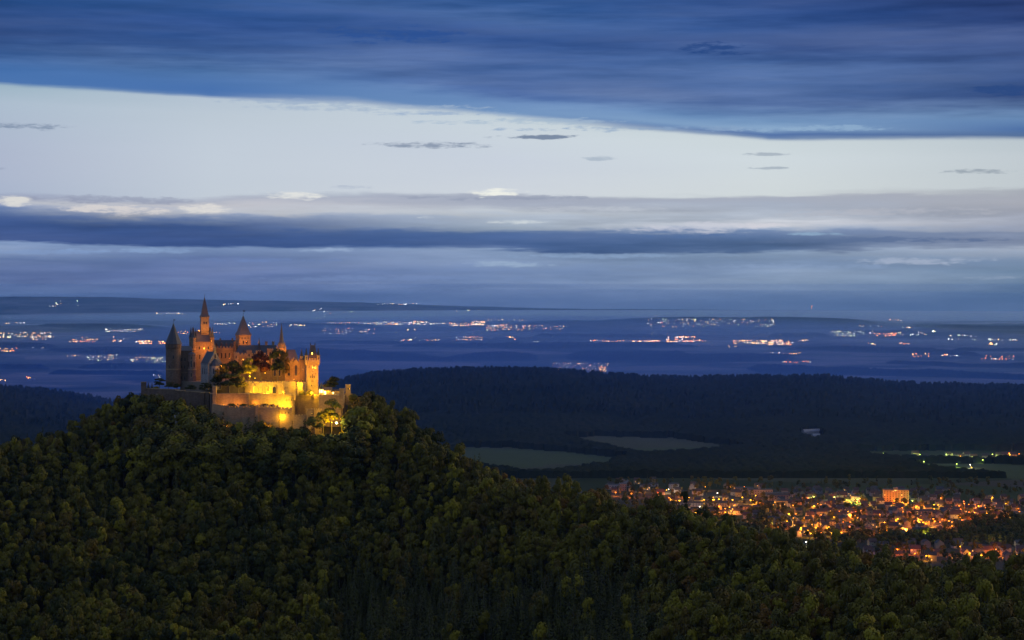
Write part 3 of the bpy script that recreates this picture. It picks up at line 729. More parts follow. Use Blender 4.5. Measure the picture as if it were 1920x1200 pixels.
for k in range(4): gm.box(-a - 2.6, -a - 1.6 + 0.0, -2.6 + k * 0.65, 2.6 - k * 0.65, s.z(660 - 5 * k) + (0.0 if k else -6), s.z(655 - 5 * k))
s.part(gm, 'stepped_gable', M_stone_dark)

# --- small white chapel
s = Site('white_chapel', 'small whitewashed chapel with steep slate roof, gable turret and low apse below the great tower', 'chapel', 396, 1304, 716, 37)
gw, gl = 5.2, 5.2
ze, zr = s.z(681), s.z(659)
s.part(MB().box(-gw, gw, -gl, gl, -5, ze), 'wall', M_stone_pale)
for sg in (-1, 1):
    yy = sg * gl
    m_ = MB().add([(-gw, yy - 0.35, ze), (gw, yy - 0.35, ze), (0, yy - 0.35, zr + 0.5), (-gw, yy + 0.35, ze), (gw, yy + 0.35, ze), (0, yy + 0.35, zr + 0.5)], [(0, 1, 2), (5, 4, 3), (0, 2, 5, 3), (1, 4, 5, 2), (0, 3, 4, 1)])
    s.part(m_, 'gable', M_stone_pale)
s.part(MB().gable(-gw - 0.3, gw + 0.3, -gl + 0.36, gl - 0.36, ze + 0.04, zr, 'y'), 'roof', M_slate)
tb = s.part(MB().box(-0.75, 0.75, -gl - 0.5, -gl + 0.9, zr - 1.2, s.z(653)), 'gable_turret', M_stone)
p_ = MB(); spire(p_, 0, -gl + 0.2, 0.85, s.z(653) + 0.01, s.z(644), 4, 1.1, PI / 4); s.part(p_, 'turret_roof', M_stone, tb)
ap = s.part(MB().rings(0, -gl - 0.4, [(3.6, -5), (3.6, s.z(685))], 8, PI / 8), 'apse', M_stone_pale)
s.part(MB().rings(0, -gl - 0.4, [(4.0, s.z(685) + 0.02), (1.6, s.z(675)), (0.0, s.z(671))], 8, PI / 8), 'apse_roof', M_slate, ap)
for xx in (-2.5, 0, 2.5): window(s.root, xx, gw, 0.8, s.z(701), s.z(690), -90)
for rot in (-45, 0, 45): window(s.root, 0, 3.6 * math.cos(PI / 8), 0.8, s.z(700), s.z(690), rot, None, True, 0, 0, -gl - 0.4)
window(s.root, 0, gl + 0.35, 1.2, s.z(671), s.z(664), 0, None, True, 0.2)

# --- middle palace
s = Site('middle_palace', 'broad palace with dark slate roof and battlements behind the copper red tree', 'building', 483, 1332, 716, 3)
a, d = s.w(41), 6.5
ze = s.z(664)
s.part(MB().box(-a, a, -d, d, -3, ze), 'wall', M_stone)
rf = s.part(MB().gable(-a, a, -d + 0.8, d - 0.8, ze + 0.03, s.z(647), 'x', 2.5), 'roof', M_slate)
m_ = MB(); obox(m_, -a, -d - 0.1, a, -d - 0.1, 0.7, s.z(668), ze + 0.1); merlons(m_, (-a, -d - 0.1), (a, -d - 0.1), 0.7, ze + 0.1, 1.2, 1.0, 1.0)
s.part(m_, 'battlement', M_trim)
for px in (437.5, 469, 486, 508):
    xx = s.x(px) if px > 440 else -a + 1.2
    top = {437.5: 663, 469: 659.5, 486: 660, 508: 656}[px]; hw = 1.9 if px == 508 else 1.6
    t = s.part(MB().box(xx - hw, xx + hw, -d - 2.0, -d - 0.5, -3, s.z(top)), 'bay', M_stone)
    m_ = MB().box(xx - hw - 0.2, xx + hw + 0.2, -d - 2.2, -d - 0.5, s.z(top), s.z(top) + 0.7); merlons(m_, (xx - hw - 0.1, -d - 2.0), (xx + hw + 0.1, -d - 2.0), 0.4, s.z(top) + 0.7, 0.75, 0.6, 0.8)
    s.part(m_, 'battlement', M_trim, t)
    window(t, xx, d + 2.0, 0.8, s.z(top + 8), s.z(top + 3), 0)
    window(t, xx, d + 2.0, 0.8, s.z(top + 24), s.z(top + 14), 0)
for k in range(9):
    xx = -a + 2.6 + k * 3.05
    if all(abs(xx - s.x(px)) > 2.2 for px in (469, 486, 508)): window(s.root, xx, d, 0.9, s.z(682), s.z(672), 0, None, True, 0.15); window(s.root, xx, d, 0.9, s.z(700), s.z(690), 0)
fl = s.part(MB().box(s.x(486.3) - 0.7, s.x(486.3) + 0.7, -2.9, -1.5, s.z(658), s.z(645)), 'ridge_turret', M_slate)
p_ = MB(); spire(p_, s.x(486.3), -2.2, 0.85, s.z(645), s.z(632), 8, 1.15); s.part(p_, 'turret_roof', M_slate, fl)
for px in (499, 512):
    m_ = MB().box(s.x(px) - 0.8, s.x(px) + 0.8, -0.2, 1.1, s.z(651), s.z(642)).box(s.x(px) - 1.0, s.x(px) + 1.0, -0.4, 1.3, s.z(642), s.z(641))
    for q_ in (-0.5, 0.5): m_.box(s.x(px) + q_ - 0.25, s.x(px) + q_ + 0.25, 0.1, 0.8, s.z(641), s.z(639.5))
    s.part(m_, 'chimney', M_stone, rf)
for k in (-9, -5, 7, 10.5): s.part(MB().box(k - 0.5, k + 0.5, -d + 2.2, -d + 4.6, s.z(660), s.z(657)).gable(k - 0.6, k + 0.6, -d + 2.0, -d + 4.6, s.z(657) + 0.02, s.z(654.5), 'y'), 'dormer', M_slate, rf)

# --- protestant chapel with fleche
s = Site('castle_chapel', 'dark roofed castle chapel with two orange lit gothic gables and a needle fleche', 'chapel', 538, 1318, 716, 2)
x0, x1, d = s.x(512), s.x(558), 6.5
ze = s.z(674)
s.part(MB().box(x0, x1, -d, d, -3, ze), 'wall', M_stone_dark)  # shade of the dim chapel body put into a darker stone
s.part(MB().gable(s.x(520), x1 + 0.3, -d - 0.3, d + 0.3, ze + 0.03, s.z(655.5), 'x', 2.2), 'roof', M_slate_warm)
fx, fy = s.x(528.5), -2.6
fb = s.part(MB().box(fx - 3.4, fx + 3.4, fy - 2.2, fy + 2.2, s.z(668), s.z(655)).rings(fx, fy, [(3.0, s.z(655) + 0.01), (2.9, s.z(652)), (2.2, s.z(649.5)), (2.0, s.z(644))], 8, PI / 8), 'fleche_base', M_stone)
for k in range(8):
    m_ = MB(); pinnacle(m_, fx + 2.3 * math.cos(k * PI / 4), fy + 2.3 * math.sin(k * PI / 4), 0.3, s.z(650), s.z(646), s.z(640)); s.part(m_, 'pinnacle', M_stone, fb)
for xx in (-3.0, 3.0):
    m_ = MB(); pinnacle(m_, fx + xx, fy - 1.9, 0.4, s.z(655), s.z(651), s.z(645)); s.part(m_, 'pinnacle', M_stone, fb)
p_ = MB().rings(fx, fy, [(1.95, s.z(644) + 0.01), (1.5, s.z(638)), (1.15, s.z(630)), (0.62, s.z(618)), (0.2, s.z(607.5)), (0, s.z(605))], 8, PI / 8)
s.part(p_, 'fleche', M_slate_warm)
for k in range(4): window(fb, 0, 2.0 * math.cos(PI / 8), 0.8, s.z(649), s.z(645), k * 45 - 67.5 + 22.5, None, True, 0, fx, fy)
for px in (543.7, 557):
    xx = s.x(px); hw = s.w(6.0); yf = -d - 3.0; zt = s.z(680)
    t = s.part(MB().box(xx - hw, xx + hw, yf, -d - 0.01, -3, zt), 'chapel_bay', M_stone)
    m_ = MB().add([(xx - hw, yf - 0.15, zt + 0.01), (xx + hw, yf - 0.15, zt + 0.01), (xx, yf - 0.15, s.z(671.5)), (xx - hw, yf + 0.5, zt + 0.01), (xx + hw, yf + 0.5, zt + 0.01), (xx, yf + 0.5, s.z(671.5))], [(0, 1, 2), (5, 4, 3), (0, 2, 5, 3), (1, 4, 5, 2), (0, 3, 4, 1)])
    s.part(m_, 'gable', M_trim, t)
    s.part(MB().gable(xx - hw + 0.2, xx + hw - 0.2, yf + 0.55, -d + 2.0, zt + 0.02, s.z(673), 'y'), 'roof', M_slate_warm, t)
    m_ = MB()
    for q_ in (-hw, hw):
        m_.box(xx + q_ - 0.35, xx + q_ + 0.35, yf - 0.5, yf + 0.3, -3, s.z(679)); pinnacle(m_, xx + q_, yf - 0.1, 0.42, s.z(679), s.z(677), s.z(669))
    s.part(m_, 'buttress', M_trim, t)
    window(t, xx, -yf, 1.7, s.z(703), s.z(683.5), 0, None, True, 0.3)
for k in range(5):
    m_ = MB(); pinnacle(m_, s.x(516 + 9 * k), -d - 0.1, 0.38, ze - 0.3, ze + 0.6, s.z(667)); s.part(m_, 'pinnacle', M_stone)
for px in (517, 526): window(s.root, s.x(px), d, 1.3, s.z(704), s.z(686), 0, None, True, 0.25)

# --- connecting wall and little turret beside the gate tower
s = Site('link_building', 'dim narrow building with a pointed turret between the chapel and the gate tower', 'building', 568, 1308, 728, 0)
a = s.w(5.4)
s.part(MB().box(-a, a, -3, 3, -3, s.z(674)), 'wall', M_stone_dark)
s.part(MB().gable(-a - 0.2, a + 0.2, -3.2, 3.2, s.z(674) + 0.03, s.z(667), 'x'), 'roof', M_slate)
t = s.part(MB().rings(s.x(566), -1.6, [(1.1, s.z(690)), (1.1, s.z(668)), (1.3, s.z(667))], 8), 'turret', M_stone)
p_ = MB(); spire(p_, s.x(566), -1.6, 1.15, s.z(667) + 0.02, s.z(652.5)); s.part(p_, 'turret_roof', M_slate, t)
window(s.root, 0.2, 3, 1.0, s.z(720), s.z(712), 0, None, True, 0.2); window(s.root, 0.2, 3, 0.9, s.z(695), s.z(687))

# --- gate tower
s = Site('gate_tower', 'brightly lit square gate tower with battlements, corner turrets and truncated steep roof', 'tower', 585.6, 1298, 741, 7)
a = s.w(24.2) / 2 / (math.cos(R(7)) + math.sin(R(7)) * 0.9)
zt = s.z(675)
s.part(MB().box(-a, a, -a, a, -6, zt), 'wall', M_trim)
m_ = MB().box(-a - 0.35, a + 0.35, -a - 0.35, a + 0.35, s.z(678.5), zt + 0.03)
for p0, p1 in (((-a - .15, -a - .15), (a + .15, -a - .15)), ((a + .15, -a - .15), (a + .15, a + .15)), ((a + .15, a + .15), (-a - .15, a + .15)), ((-a - .15, a + .15), (-a - .15, -a - .15))):
    merlons(m_, p0, p1, 0.4, zt + 0.03, 1.0, 0.8, s.w(4))
s.part(m_, 'battlement', M_trim)
m_ = MB()
for k in range(9): m_.box(-a + 0.3 + k * (2 * a - 0.6) / 8 - 0.15, -a + 0.3 + k * (2 * a - 0.6) / 8 + 0.15, -a - 0.3, -a, s.z(681.5), s.z(678.5) - 0.01)
s.part(m_, 'corbels', M_trim)
for xx, yy in ((-a, -a), (a, -a), (a, a), (-a, a)):
    t = s.part(MB().rings(xx * 1.02, yy * 1.02, [(0.25, s.z(685)), (1.05, s.z(681)), (1.05, s.z(667.5)), (1.25, s.z(667)), (1.25, s.z(665.5))], 8, PI / 8), 'corner_turret', M_trim)
    p_ = MB(); spire(p_, xx * 1.02, yy * 1.02, 1.0, s.z(665.5) + 0.02, s.z(652)); s.part(p_, 'turret_roof', M_slate, t)
    window(t, 0, 1.05 * math.cos(PI / 8), 0.45, s.z(674), s.z(669), 0, None, False, 0, xx * 1.02, yy * 1.02)
rb = s.w(9.6); rt = s.w(4.7)
zb, zt2 = s.z(673), s.z(648)
rf = s.part(MB().rings(0.3, 0, [(rb * 1.3, zb), (rt * 1.36, zt2), (rt * 1.36, zt2 + 0.3)], 4, PI / 4), 'roof', M_slate_warm)
for xx in (-1, 1):
    for yy in (-1, 1):
        m_ = MB(); pinnacle(m_, 0.3 + xx * rt * 0.9, yy * rt * 0.9, 0.3, zt2 + 0.3, zt2 + 0.7, zt2 + 2.2); s.part(m_, 'pinnacle', M_slate, rf)
dm = s.part(MB().box(-0.9, 0.5, -rb * 0.92, -rb * 0.3, s.z(665), s.z(660.5)).gable(-1.05, 0.65, -rb * 0.96, -rb * 0.3, s.z(660.5) + 0.02, s.z(657), 'y'), 'dormer', M_slate, rf)
window(dm, -0.2, rb * 0.92, 0.75, s.z(664.2), s.z(659.8), 0, glow('dormer_light', (1.0, 0.62, 0.10), 5.0))
for xx in (-2.2, 0, 2.2): window(s.root, xx, a, 0.7, s.z(690), s.z(685), 0, None, True, 0.15)
for xx, y1 in ((-1.15, 703.5), (0, 696), (1.15, 703.5)): window(s.root, xx, a, 0.72, s.z(708.5), s.z(y1), 0, None, True, 0.16)
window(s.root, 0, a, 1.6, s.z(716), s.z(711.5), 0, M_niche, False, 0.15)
s.part(MB().box(-a - 0.15, a + 0.15, -a - 0.15, -a, s.z(720), s.z(719)), 'string_course', M_trim)
window(s.root, -0.6, a, 0.6, s.z(723), s.z(721), 0, None, False)
for xx, y0 in ((-1.5, 690), (1.5, 705)): window(s.root, xx, a, 0.7, s.z(y0), s.z(y0 - 6), -90)

# --- walls
def wall(name, label, pts, y0=None, t=1.6, teeth=True, mat=None, base=331.0, mw=1.2, gap=0.9, mh=0.9, cope=True, batter=0.0, group='castle curtain walls'):
    """curtain wall along pts = [(photo column, distance, photo row of its top), ...]"""
    W3 = [(PX(px, Y), Y, PZ(py, Y)) for px, Y, py in pts]
    ox, oy, _ = W3[0]
    rt = empty(name, (ox, oy, base)); tag(rt, label, 'wall', group)
    m = MB(); bt = MB()
    for (ax, ay, az_), (bx, by, bz) in zip(W3, W3[1:]):
        ax, bx, ay, by = ax - ox, bx - ox, ay - oy, by - oy
        L = math.hypot(bx - ax, by - ay); nx, ny = (by - ay) / L, -(bx - ax) / L         # outward (towards the viewer)
        tb = t / 2 + batter
        vs = [(ax + nx * tb, ay + ny * tb, 0), (bx + nx * tb, by + ny * tb, 0), (bx - nx * t / 2, by - ny * t / 2, 0), (ax - nx * t / 2, ay - ny * t / 2, 0),
              (ax + nx * t / 2, ay + ny * t / 2, az_ - base), (bx + nx * t / 2, by + ny * t / 2, bz - base), (bx - nx * t / 2, by - ny * t / 2, bz - base), (ax - nx * t / 2, ay - ny * t / 2, az_ - base)]
        m.add(vs, [(0, 3, 2, 1), (4, 5, 6, 7), (0, 1, 5, 4), (1, 2, 6, 5), (2, 3, 7, 6), (3, 0, 4, 7)])
        fx, fy = nx * (t / 2 - 0.25), ny * (t / 2 - 0.25)
        if teeth: merlons(bt, (ax + fx, ay + fy), (bx + fx, by + fy), 0.55, az_ - base + 0.01, mw, gap, mh, bz - base + 0.01)
        elif cope:
            n0 = len(bt.v); obox(bt, ax, ay, bx, by, t + 0.4, az_ - base + 0.005, az_ - base + 0.45)
            # follow the slope of the top
            for i in range(n0, len(bt.v)):
                x_, y_, z_ = bt.v[i]; k = ((x_ - ax) * (bx - ax) + (y_ - ay) * (by - ay)) / (L * L); bt.v[i] = (x_, y_, z_ + (bz - az_) * k)
    m.build('wall', mat or M_stone, rt)
    if bt.v: bt.build('battlement' if teeth else 'coping', M_trim, rt)
    return rt, (ox, oy, base)
# upper garden wall with arched niches
rt, o3 = wall('garden_wall', 'curved yellow lit garden wall with battlements and pointed niches below the courtyard trees', [(460, 1296, 718), (478, 1291, 717.5), (505, 1287, 717.5), (532, 1286, 716.5), (556, 1290, 715.5)], t=1.2, mat=M_trim, base=352, mw=1.1, gap=0.8, mh=0.8)
for px, Yf, kind in ((479.5, 1290.0, M_niche), (497.5, 1287.5, M_niche), (514.5, 1286.0, M_glass), (534, 1285.6, None)):  # flat panels, the recess shade lies in their darker colour
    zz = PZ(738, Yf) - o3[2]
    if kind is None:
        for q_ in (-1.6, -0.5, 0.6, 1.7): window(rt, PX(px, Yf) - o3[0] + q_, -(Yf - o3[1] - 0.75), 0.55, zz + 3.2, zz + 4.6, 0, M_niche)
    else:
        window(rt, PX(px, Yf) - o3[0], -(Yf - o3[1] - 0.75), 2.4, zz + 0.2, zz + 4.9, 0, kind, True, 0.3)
wall('bastion_wall', 'short very bright yellow wall with battlements at the foot of the gate tower', [(553, 1292, 717), (558, 1288, 718), (566, 1288, 718.5), (573, 1293, 719)], t=1.2, mat=M_trim, base=352, mw=0.9, gap=0.7, mh=0.7)
# outer upper curtain
wall('curtain_wall', 'long orange lit upper curtain wall with plain coping left of the brightest floodlight', [(398.5, 1276, 739.5), (430, 1277, 739), (462, 1278, 738.5), (500, 1279, 739), (536, 1280, 739.5)], teeth=False, batter=0.6)
wall('side_wall', 'shadowed side of the curtain wall running back from its tall orange corner pier', [(392, 1306, 737), (398.5, 1276.5, 739.5)], teeth=False, mat=M_stone_dark, batter=0.5)
def pier(name, label, px, Y, w, y1, y0, d=2.6, mat=None, cap=True, cat='pier'):
    s = Site(name, label, cat, px, Y, y0)
    h = s.w(w) / 2
    s.part(MB().box(-h, h, -d / 2, d / 2, -6, s.z(y1)), 'shaft', mat or M_stone)
    if cap: s.part(MB().box(-h - 0.2, h + 0.2, -d / 2 - 0.2, d / 2 + 0.2, s.z(y1) + 0.01, s.z(y1) + 0.45), 'cap', M_trim)
    return s
pier('corner_pier', 'tall orange corner pier at the left end of the lit curtain wall', 402.4, 1275, 6.6, 726.5, 748, 3.0)
pier('wall_buttress', 'bright yellow buttress in the middle of the upper curtain wall', 464.3, 1276.2, 5.8, 739.5, 762, 3.2)
# round bastion in front of it
s = Site('round_bastion', 'round yellow lit bastion with loopholes right of the brightest floodlight', 'bastion', 543, 1282, 766)
r = s.w(10.2)
s.part(MB().rings(0, 0, [(r * 1.06, -8), (r, s.z(752)), (r, s.z(744)), (r * 1.08, s.z(742.5)), (r * 1.08, s.z(738.5))], 20), 'wall', M_stone)
for k in range(-3, 4): window(s.root, 0, r * 0.985, 0.5, s.z(751), s.z(747.5), k * 24, None, False)
for px in (532.5, 553): s.part(MB().box(s.x(px) - 0.6, s.x(px) + 0.6, -2.4, -1.2, s.z(750), s.z(733)), 'post', M_stone)
wall('shaded_wall', 'dark brown stretch of curtain wall below the gate tower', [(553, 1287, 741.5), (575, 1288, 741.5), (598.5, 1288, 741)], teeth=False, mat=M_stone_dark)
wall('east_wall', 'yellow brown curtain wall at the east end above the lit tree', [(598, 1280, 741.5), (620, 1279, 741.5), (640, 1279, 742)], teeth=False, batter=0.5)
wall('east_return', 'stretch of curtain wall turning back at the east corner', [(640, 1279, 742), (650, 1296, 742)], teeth=False)
pier('east_pier', 'orange brown corner pier at the east end of the curtain wall', 641, 1279, 8.2, 729.5, 748, 3.2)
s = pier('east_turret', 'small yellow lit lookout turret at the far east tip of the castle wall', 652.8, 1289, 9.0, 722, 742, 3.4, None, True, 'turret')
s.part(MB().box(-4.2, 3.0, -0.8, 0.8, -1, s.z(738)), 'ledge', M_stone)
window(s.root, 0.2, 1.7, 0.6, s.z(730), s.z(727), 0, None, False)
# lower walls
wall('lower_wall', 'plain tapering retaining wall below the tall orange corner pier', [(397.5, 1270, 757), (426, 1270, 760)], teeth=False, cope=False, batter=1.6, t=2.0)
wall('lower_wall', 'shadowed lower wall with battlements left of the orange lower wall', [(426, 1268.5, 763.5), (453, 1266, 764), (480, 1265.5, 764)], batter=0.5, mw=1.4, gap=0.7, mh=1.2)
wall('lower_wall', 'orange lower wall with regular dark gaps between its battlements', [(481, 1263, 763.2), (523, 1263, 763.8)], batter=0.6, mw=1.5, gap=1.1, mh=1.5)
wall('lower_wall', 'short return of the lower wall joining the orange section', [(479.5, 1270, 763.2), (480.6, 1263, 763.2)], batter=0.3, teeth=False)
pier('wall_buttress', 'narrow orange pilaster at the left end of the lower wall with regular gaps', 481.6, 1261.8, 5.2, 762.4, 795, 1.4)
s = Site('lower_tower', 'glowing yellow projecting tower of the lower wall under the brightest floodlight', 'tower', 535.5, 1267, 796, 8)
a = s.w(26) / 2 / 1.12
s.part(MB().box(-a, a, -a, a, -8, s.z(765.5)), 'wall', M_stone)
m_ = MB().box(-a - 0.25, a + 0.25, -a - 0.25, a + 0.25, s.z(769), s.z(765.5) + 0.02)
for p0, p1 in (((-a, -a), (a, -a)), ((a, -a), (a, a)), ((-a, a), (-a, -a))): merlons(m_, p0, p1, 0.5, s.z(765.5) + 0.02, 1.3, 0.9, 0.9)
s.part(m_, 'battlement', M_trim)
for xx in (-2.4, -0.3, 1.9): window(s.root, xx, a, 0.5, s.z(775), s.z(771.5), 0, None, False)
wall('lower_wall', 'low wall with battlements between the glowing lower tower and the small lit turret', [(549, 1264, 779.5), (574, 1263, 779)], mw=1.2, gap=0.9, mh=0.8)
s = Site('wall_turret', 'small square turret with a lit niche at the right end of the lower wall', 'turret', 580, 1262, 794, 20)
a = s.w(12.5) / 2 / 1.28
s.part(MB().box(-a, a, -a, a, -10, s.z(768)), 'wall', M_stone)
m_ = MB()
for p0, p1 in (((-a, -a), (a, -a)), ((a, -a), (a, a)), ((-a, a), (-a, -a))): merlons(m_, p0, p1, 0.5, s.z(768) + 0.01, 0.8, 0.6, 0.8)
s.part(m_, 'battlement', M_trim)
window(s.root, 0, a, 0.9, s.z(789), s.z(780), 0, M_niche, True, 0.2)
wall('lower_wall', 'short dim wall running right from the small lit turret into the trees', [(587, 1265, 768), (602, 1269, 768)], mw=1.0, gap=0.8, mh=0.8)
# dark western walls
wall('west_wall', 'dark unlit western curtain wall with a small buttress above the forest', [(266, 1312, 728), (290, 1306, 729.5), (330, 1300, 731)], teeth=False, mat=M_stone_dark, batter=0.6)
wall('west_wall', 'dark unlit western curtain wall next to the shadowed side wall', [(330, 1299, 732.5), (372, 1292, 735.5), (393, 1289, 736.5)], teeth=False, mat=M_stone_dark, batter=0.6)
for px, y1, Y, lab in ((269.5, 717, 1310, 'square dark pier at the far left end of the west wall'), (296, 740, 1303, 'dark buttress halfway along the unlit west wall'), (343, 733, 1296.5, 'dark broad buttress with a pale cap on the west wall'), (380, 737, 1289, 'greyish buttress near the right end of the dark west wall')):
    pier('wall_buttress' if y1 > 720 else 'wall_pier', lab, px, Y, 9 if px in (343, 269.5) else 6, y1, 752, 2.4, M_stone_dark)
s = Site('hillside_shrine', 'small pale ruined hut among the dark trees below the west wall', 'hut', 332.5, 1262, 792, 25)
s.part(MB().box(-1.7, 1.7, -1.5, 1.5, -4, s.z(783)), 'wall', M_stone_pale)
s.part(MB().gable(-2.0, 2.0, -1.8, 1.8, s.z(783) + 0.02, s.z(778), 'x'), 'roof', M_stone_pale)
s.part(MB().box(0.2, 1.1, -0.5, 0.5, s.z(781), s.z(774)), 'chimney', M_stone_pale)

# --- kiosk, terrace house, terraces
s = Site('garden_kiosk', 'small eight-sided kiosk with pointed roof and glowing windows beside the gate tower', 'kiosk', 602.6, 1283, 739.5)
r = s.w(4.3)
s.part(MB().rings(0, 0, [(r, -1), (r, s.z(728.5))], 8, PI / 8), 'wall', M_trim)
s.part(MB().rings(0, 0, [(r * 1.3, s.z(728.5) + 0.02), (r * 0.7, s.z(724.5)), (r * 0.25, s.z(720)), (0, s.z(716.5))], 8, PI / 8), 'roof', M_slate)
MG = glow('kiosk_light', (1.0, 0.72, 0.25), 5.0)
for k in (-45, 0, 45): window(s.root, 0, r * math.cos(PI / 8), 0.85, s.z(736.5), s.z(730), k, MG, True, 0.1)
s = Site('terrace_house', 'small bright yellow house with open front behind the kiosk on the east terrace', 'house', 613.5, 1288, 740, -8)
s.part(MB().box(-3.2, 3.0, -2.2, 2.2, -2, s.z(731)), 'wall', M_trim)
s.part(MB().gable(-3.5, 3.3, -2.5, 2.5, s.z(731) + 0.02, s.z(725.5), 'x'), 'roof', M_slate_warm)
window(s.root, -1.0, 2.2, 1.5, s.z(739), s.z(733), 0, MG, False); window(s.root, 1.6, 2.2, 1.0, s.z(737), s.z(733), 0, None, False)
s = Site('terrace_shed', 'low lit garden wall house near the east corner pier', 'house', 628, 1290, 740, 6)
s.part(MB().box(-3.2, 3.4, -1.4, 1.4, -2, s.z(733)), 'wall', M_trim)
s.part(MB().gable(-3.5, 3.7, -1.7, 1.7, s.z(733) + 0.02, s.z(729.5), 'x'), 'roof', M_slate_warm)
window(s.root, -1.2, 1.4, 0.9, s.z(738), s.z(735), 0, MG, False)
def terrace(label, poly, z, base=334):
    m = MB().prism([(PX(px, Y), Y) for px, Y in poly], base, z); o = m.build('terrace', M_gravel); tag(o, kind='structure'); return o
terrace('', [(398.8, 1277.6), (462, 1279.5), (535, 1281.5), (554, 1289), (596, 1289.5), (600, 1281), (638, 1280.5), (648, 1296), (560, 1299), (400, 1306)], PZ(740.5, 1280))
terrace('', [(268, 1314), (330, 1301.5), (392, 1290.5), (398, 1290), (398, 1360), (268, 1345)], PZ(737, 1300))
terrace('', [(398.3, 1307), (461, 1297.5), (480, 1292.5), (505, 1288.5), (532, 1287.5), (555, 1291.5), (572, 1294.5), (571, 1362), (398.3, 1362)], PZ(717.5, 1292))
terrace('', [(428, 1268.8), (480, 1266.8), (522, 1264.5), (530, 1277), (400, 1274)], PZ(765, 1268), 330)
terrace('', [(338, 1320), (397, 1300), (397.9, 1362), (338, 1362)], PZ(716, 1310))

# --- floodlights
LENS = {}
def flood(px, py, Y, power, col, label, aim=(0, 1, 0.4), size=0.3, glowk=12.0, spot=None):
    k = tuple(round(c, 2) for c in col)
    if k not in LENS: LENS[k] = glow('lamp_glow', col, glowk)
    rt = empty('floodlight', (PX(px, Y), Y, PZ(py, Y))); tag(rt, label, 'floodlight', 'castle floodlights')
    d = Vector(aim).normalized(); qd = d.to_track_quat('Y', 'Z')
    rt.rotation_euler = qd.to_euler()
    MB().box(-0.34, 0.34, -0.42, 0.0, -0.26, 0.26).box(-0.06, 0.06, -0.3, -0.18, -0.9, -0.26).build('housing', M_iron, rt)
    # the lamp shines sideways too, so its glass bulges out of the housing
    MB().rings(0, 0, [(size, -0.0), (size * 0.95, 0.14), (size * 0.6, 0.3), (0, 0.36)], 10).build('lens', LENS[k], rt)
    le = rt.children[-1]; le.rotation_euler = (R(-90), 0, 0)
    ld = bpy.data.lights.new('floodlight_beam', 'SPOT' if spot else 'POINT'); ld.energy = power * 0.95; ld.color = col; ld.shadow_soft_size = 0.35
    lo = bpy.data.objects.new('floodlight_beam', ld); COL.objects.link(lo); lo.parent = rt
    lo.location = (0, 0.75, 0)
    if spot: ld.spot_size = R(spot); ld.spot_blend = 0.6; lo.rotation_euler = (R(90), 0, 0)
    return rt
OR, YE, DO, WG = (1.0, 0.36, 0.02), (1.0, 0.55, 0.015), (1.0, 0.30, 0.02), (0.95, 1.0, 0.35)
flood(530, 761, 1272, 20000, YE, 'brightest yellow floodlight shining on the curtain wall beside the round bastion', (0.1, 1, 0.2), 0.45, 30)
flood(527.5, 783, 1259.8, 5000, YE, 'yellow floodlight at the foot of the glowing lower tower', (0.6, 1, 0.3), 0.4)
flood(546, 764, 1274.5, 2500, YE, 'small yellow lamp on the right of the glowing lower tower top', (0, 1, 0.1), 0.35)
flood(478.5, 757, 1275, 1300, OR, 'small orange lamp above the bushes on the lower wall ledge', (0, 1, 0.3), 0.3)
flood(586, 737, 1283, 16000, YE, 'yellow floodlight washing the foot of the gate tower', (0.0, 1, 0.8))
flood(592, 700, 1262, 85000, DO, 'orange floodlight on a mast lighting the face of the gate tower', (-0.12, 1, 0.05), spot=38)
flood(562, 722, 1283.5, 10000, YE, 'yellow floodlight at the bright bastion wall', (0, 1, 0.2))
flood(470, 736.5, 1283, 15000, YE, 'floodlight before the left part of the garden wall', (0.1, 1, 0.2))
flood(500, 736.5, 1279.5, 15000, YE, 'floodlight before the middle of the garden wall', (0, 1, 0.2))
flood(530, 736.5, 1279, 14000, YE, 'floodlight before the right part of the garden wall', (0, 1, 0.2))
flood(551, 712, 1296, 6500, OR, 'orange floodlight at the foot of the two chapel gables', (0, 1, 0.8))
flood(560, 700, 1278, 42000, DO, 'orange floodlight facing the chapel gables from the garden wall', (-0.25, 1, 0.05), spot=44)
flood(388, 655.5, 1324, 7500, DO, 'orange floodlight on the chapel roof aimed at the great tower', (-0.1, 1, 0.6))
flood(396, 640, 1322, 15000, OR, 'orange floodlight aimed up at the slim shaft of the great tower', (-0.2, 1, 1.0), spot=70)
flood(372.6, 620.5, 1331, 700, OR, 'small bright warm lamp left of the slim tower shaft', (0.4, 1, 0.3), 0.45, 20)
flood(462, 641, 1333, 5500, DO, 'orange floodlight below the tent roofed tower', (-0.2, 1, 0.7))
flood(532, 660, 1308, 3000, DO, 'orange floodlight at the base of the needle fleche', (-0.1, 1, 0.6))
flood(430, 672, 1336, 2200, DO, 'orange lamp under the battlements of the north wing', (0, 1, 0.4))
flood(452, 676, 1316, 1800, DO, 'orange lamp before the left end of the middle palace', (0, 1, 0.3))
flood(500, 678, 1316, 3000, DO, 'orange lamp before the middle palace behind the copper tree', (0, 1, 0.3))
flood(468, 706, 1294, 6000, YE, 'yellow lamp glowing among the leaves of the green courtyard tree', (0, 1, 0.4), 0.42)
flood(478, 710, 1295, 4000, YE, 'yellow lamp low between the green and the copper courtyard trees', (0, 1, 0.4), 0.36)
flood(497, 700, 1297, 4500, YE, 'yellow lamp glowing behind the copper red tree', (0, 1, 0.4), 0.34)
flood(415, 686.5, 1293, 900, OR, 'orange lamp at the apse of the white chapel', (-0.3, 1, 0.1), 0.4)
flood(425, 800, 1240, 3500, OR, 'orange floodlight hidden in the trees below the left lower wall', (0, 1, 0.5), spot=110)
flood(503, 800, 1246, 6500, OR, 'orange floodlight hidden in the trees below the orange lower wall', (0, 1, 0.5), spot=110)
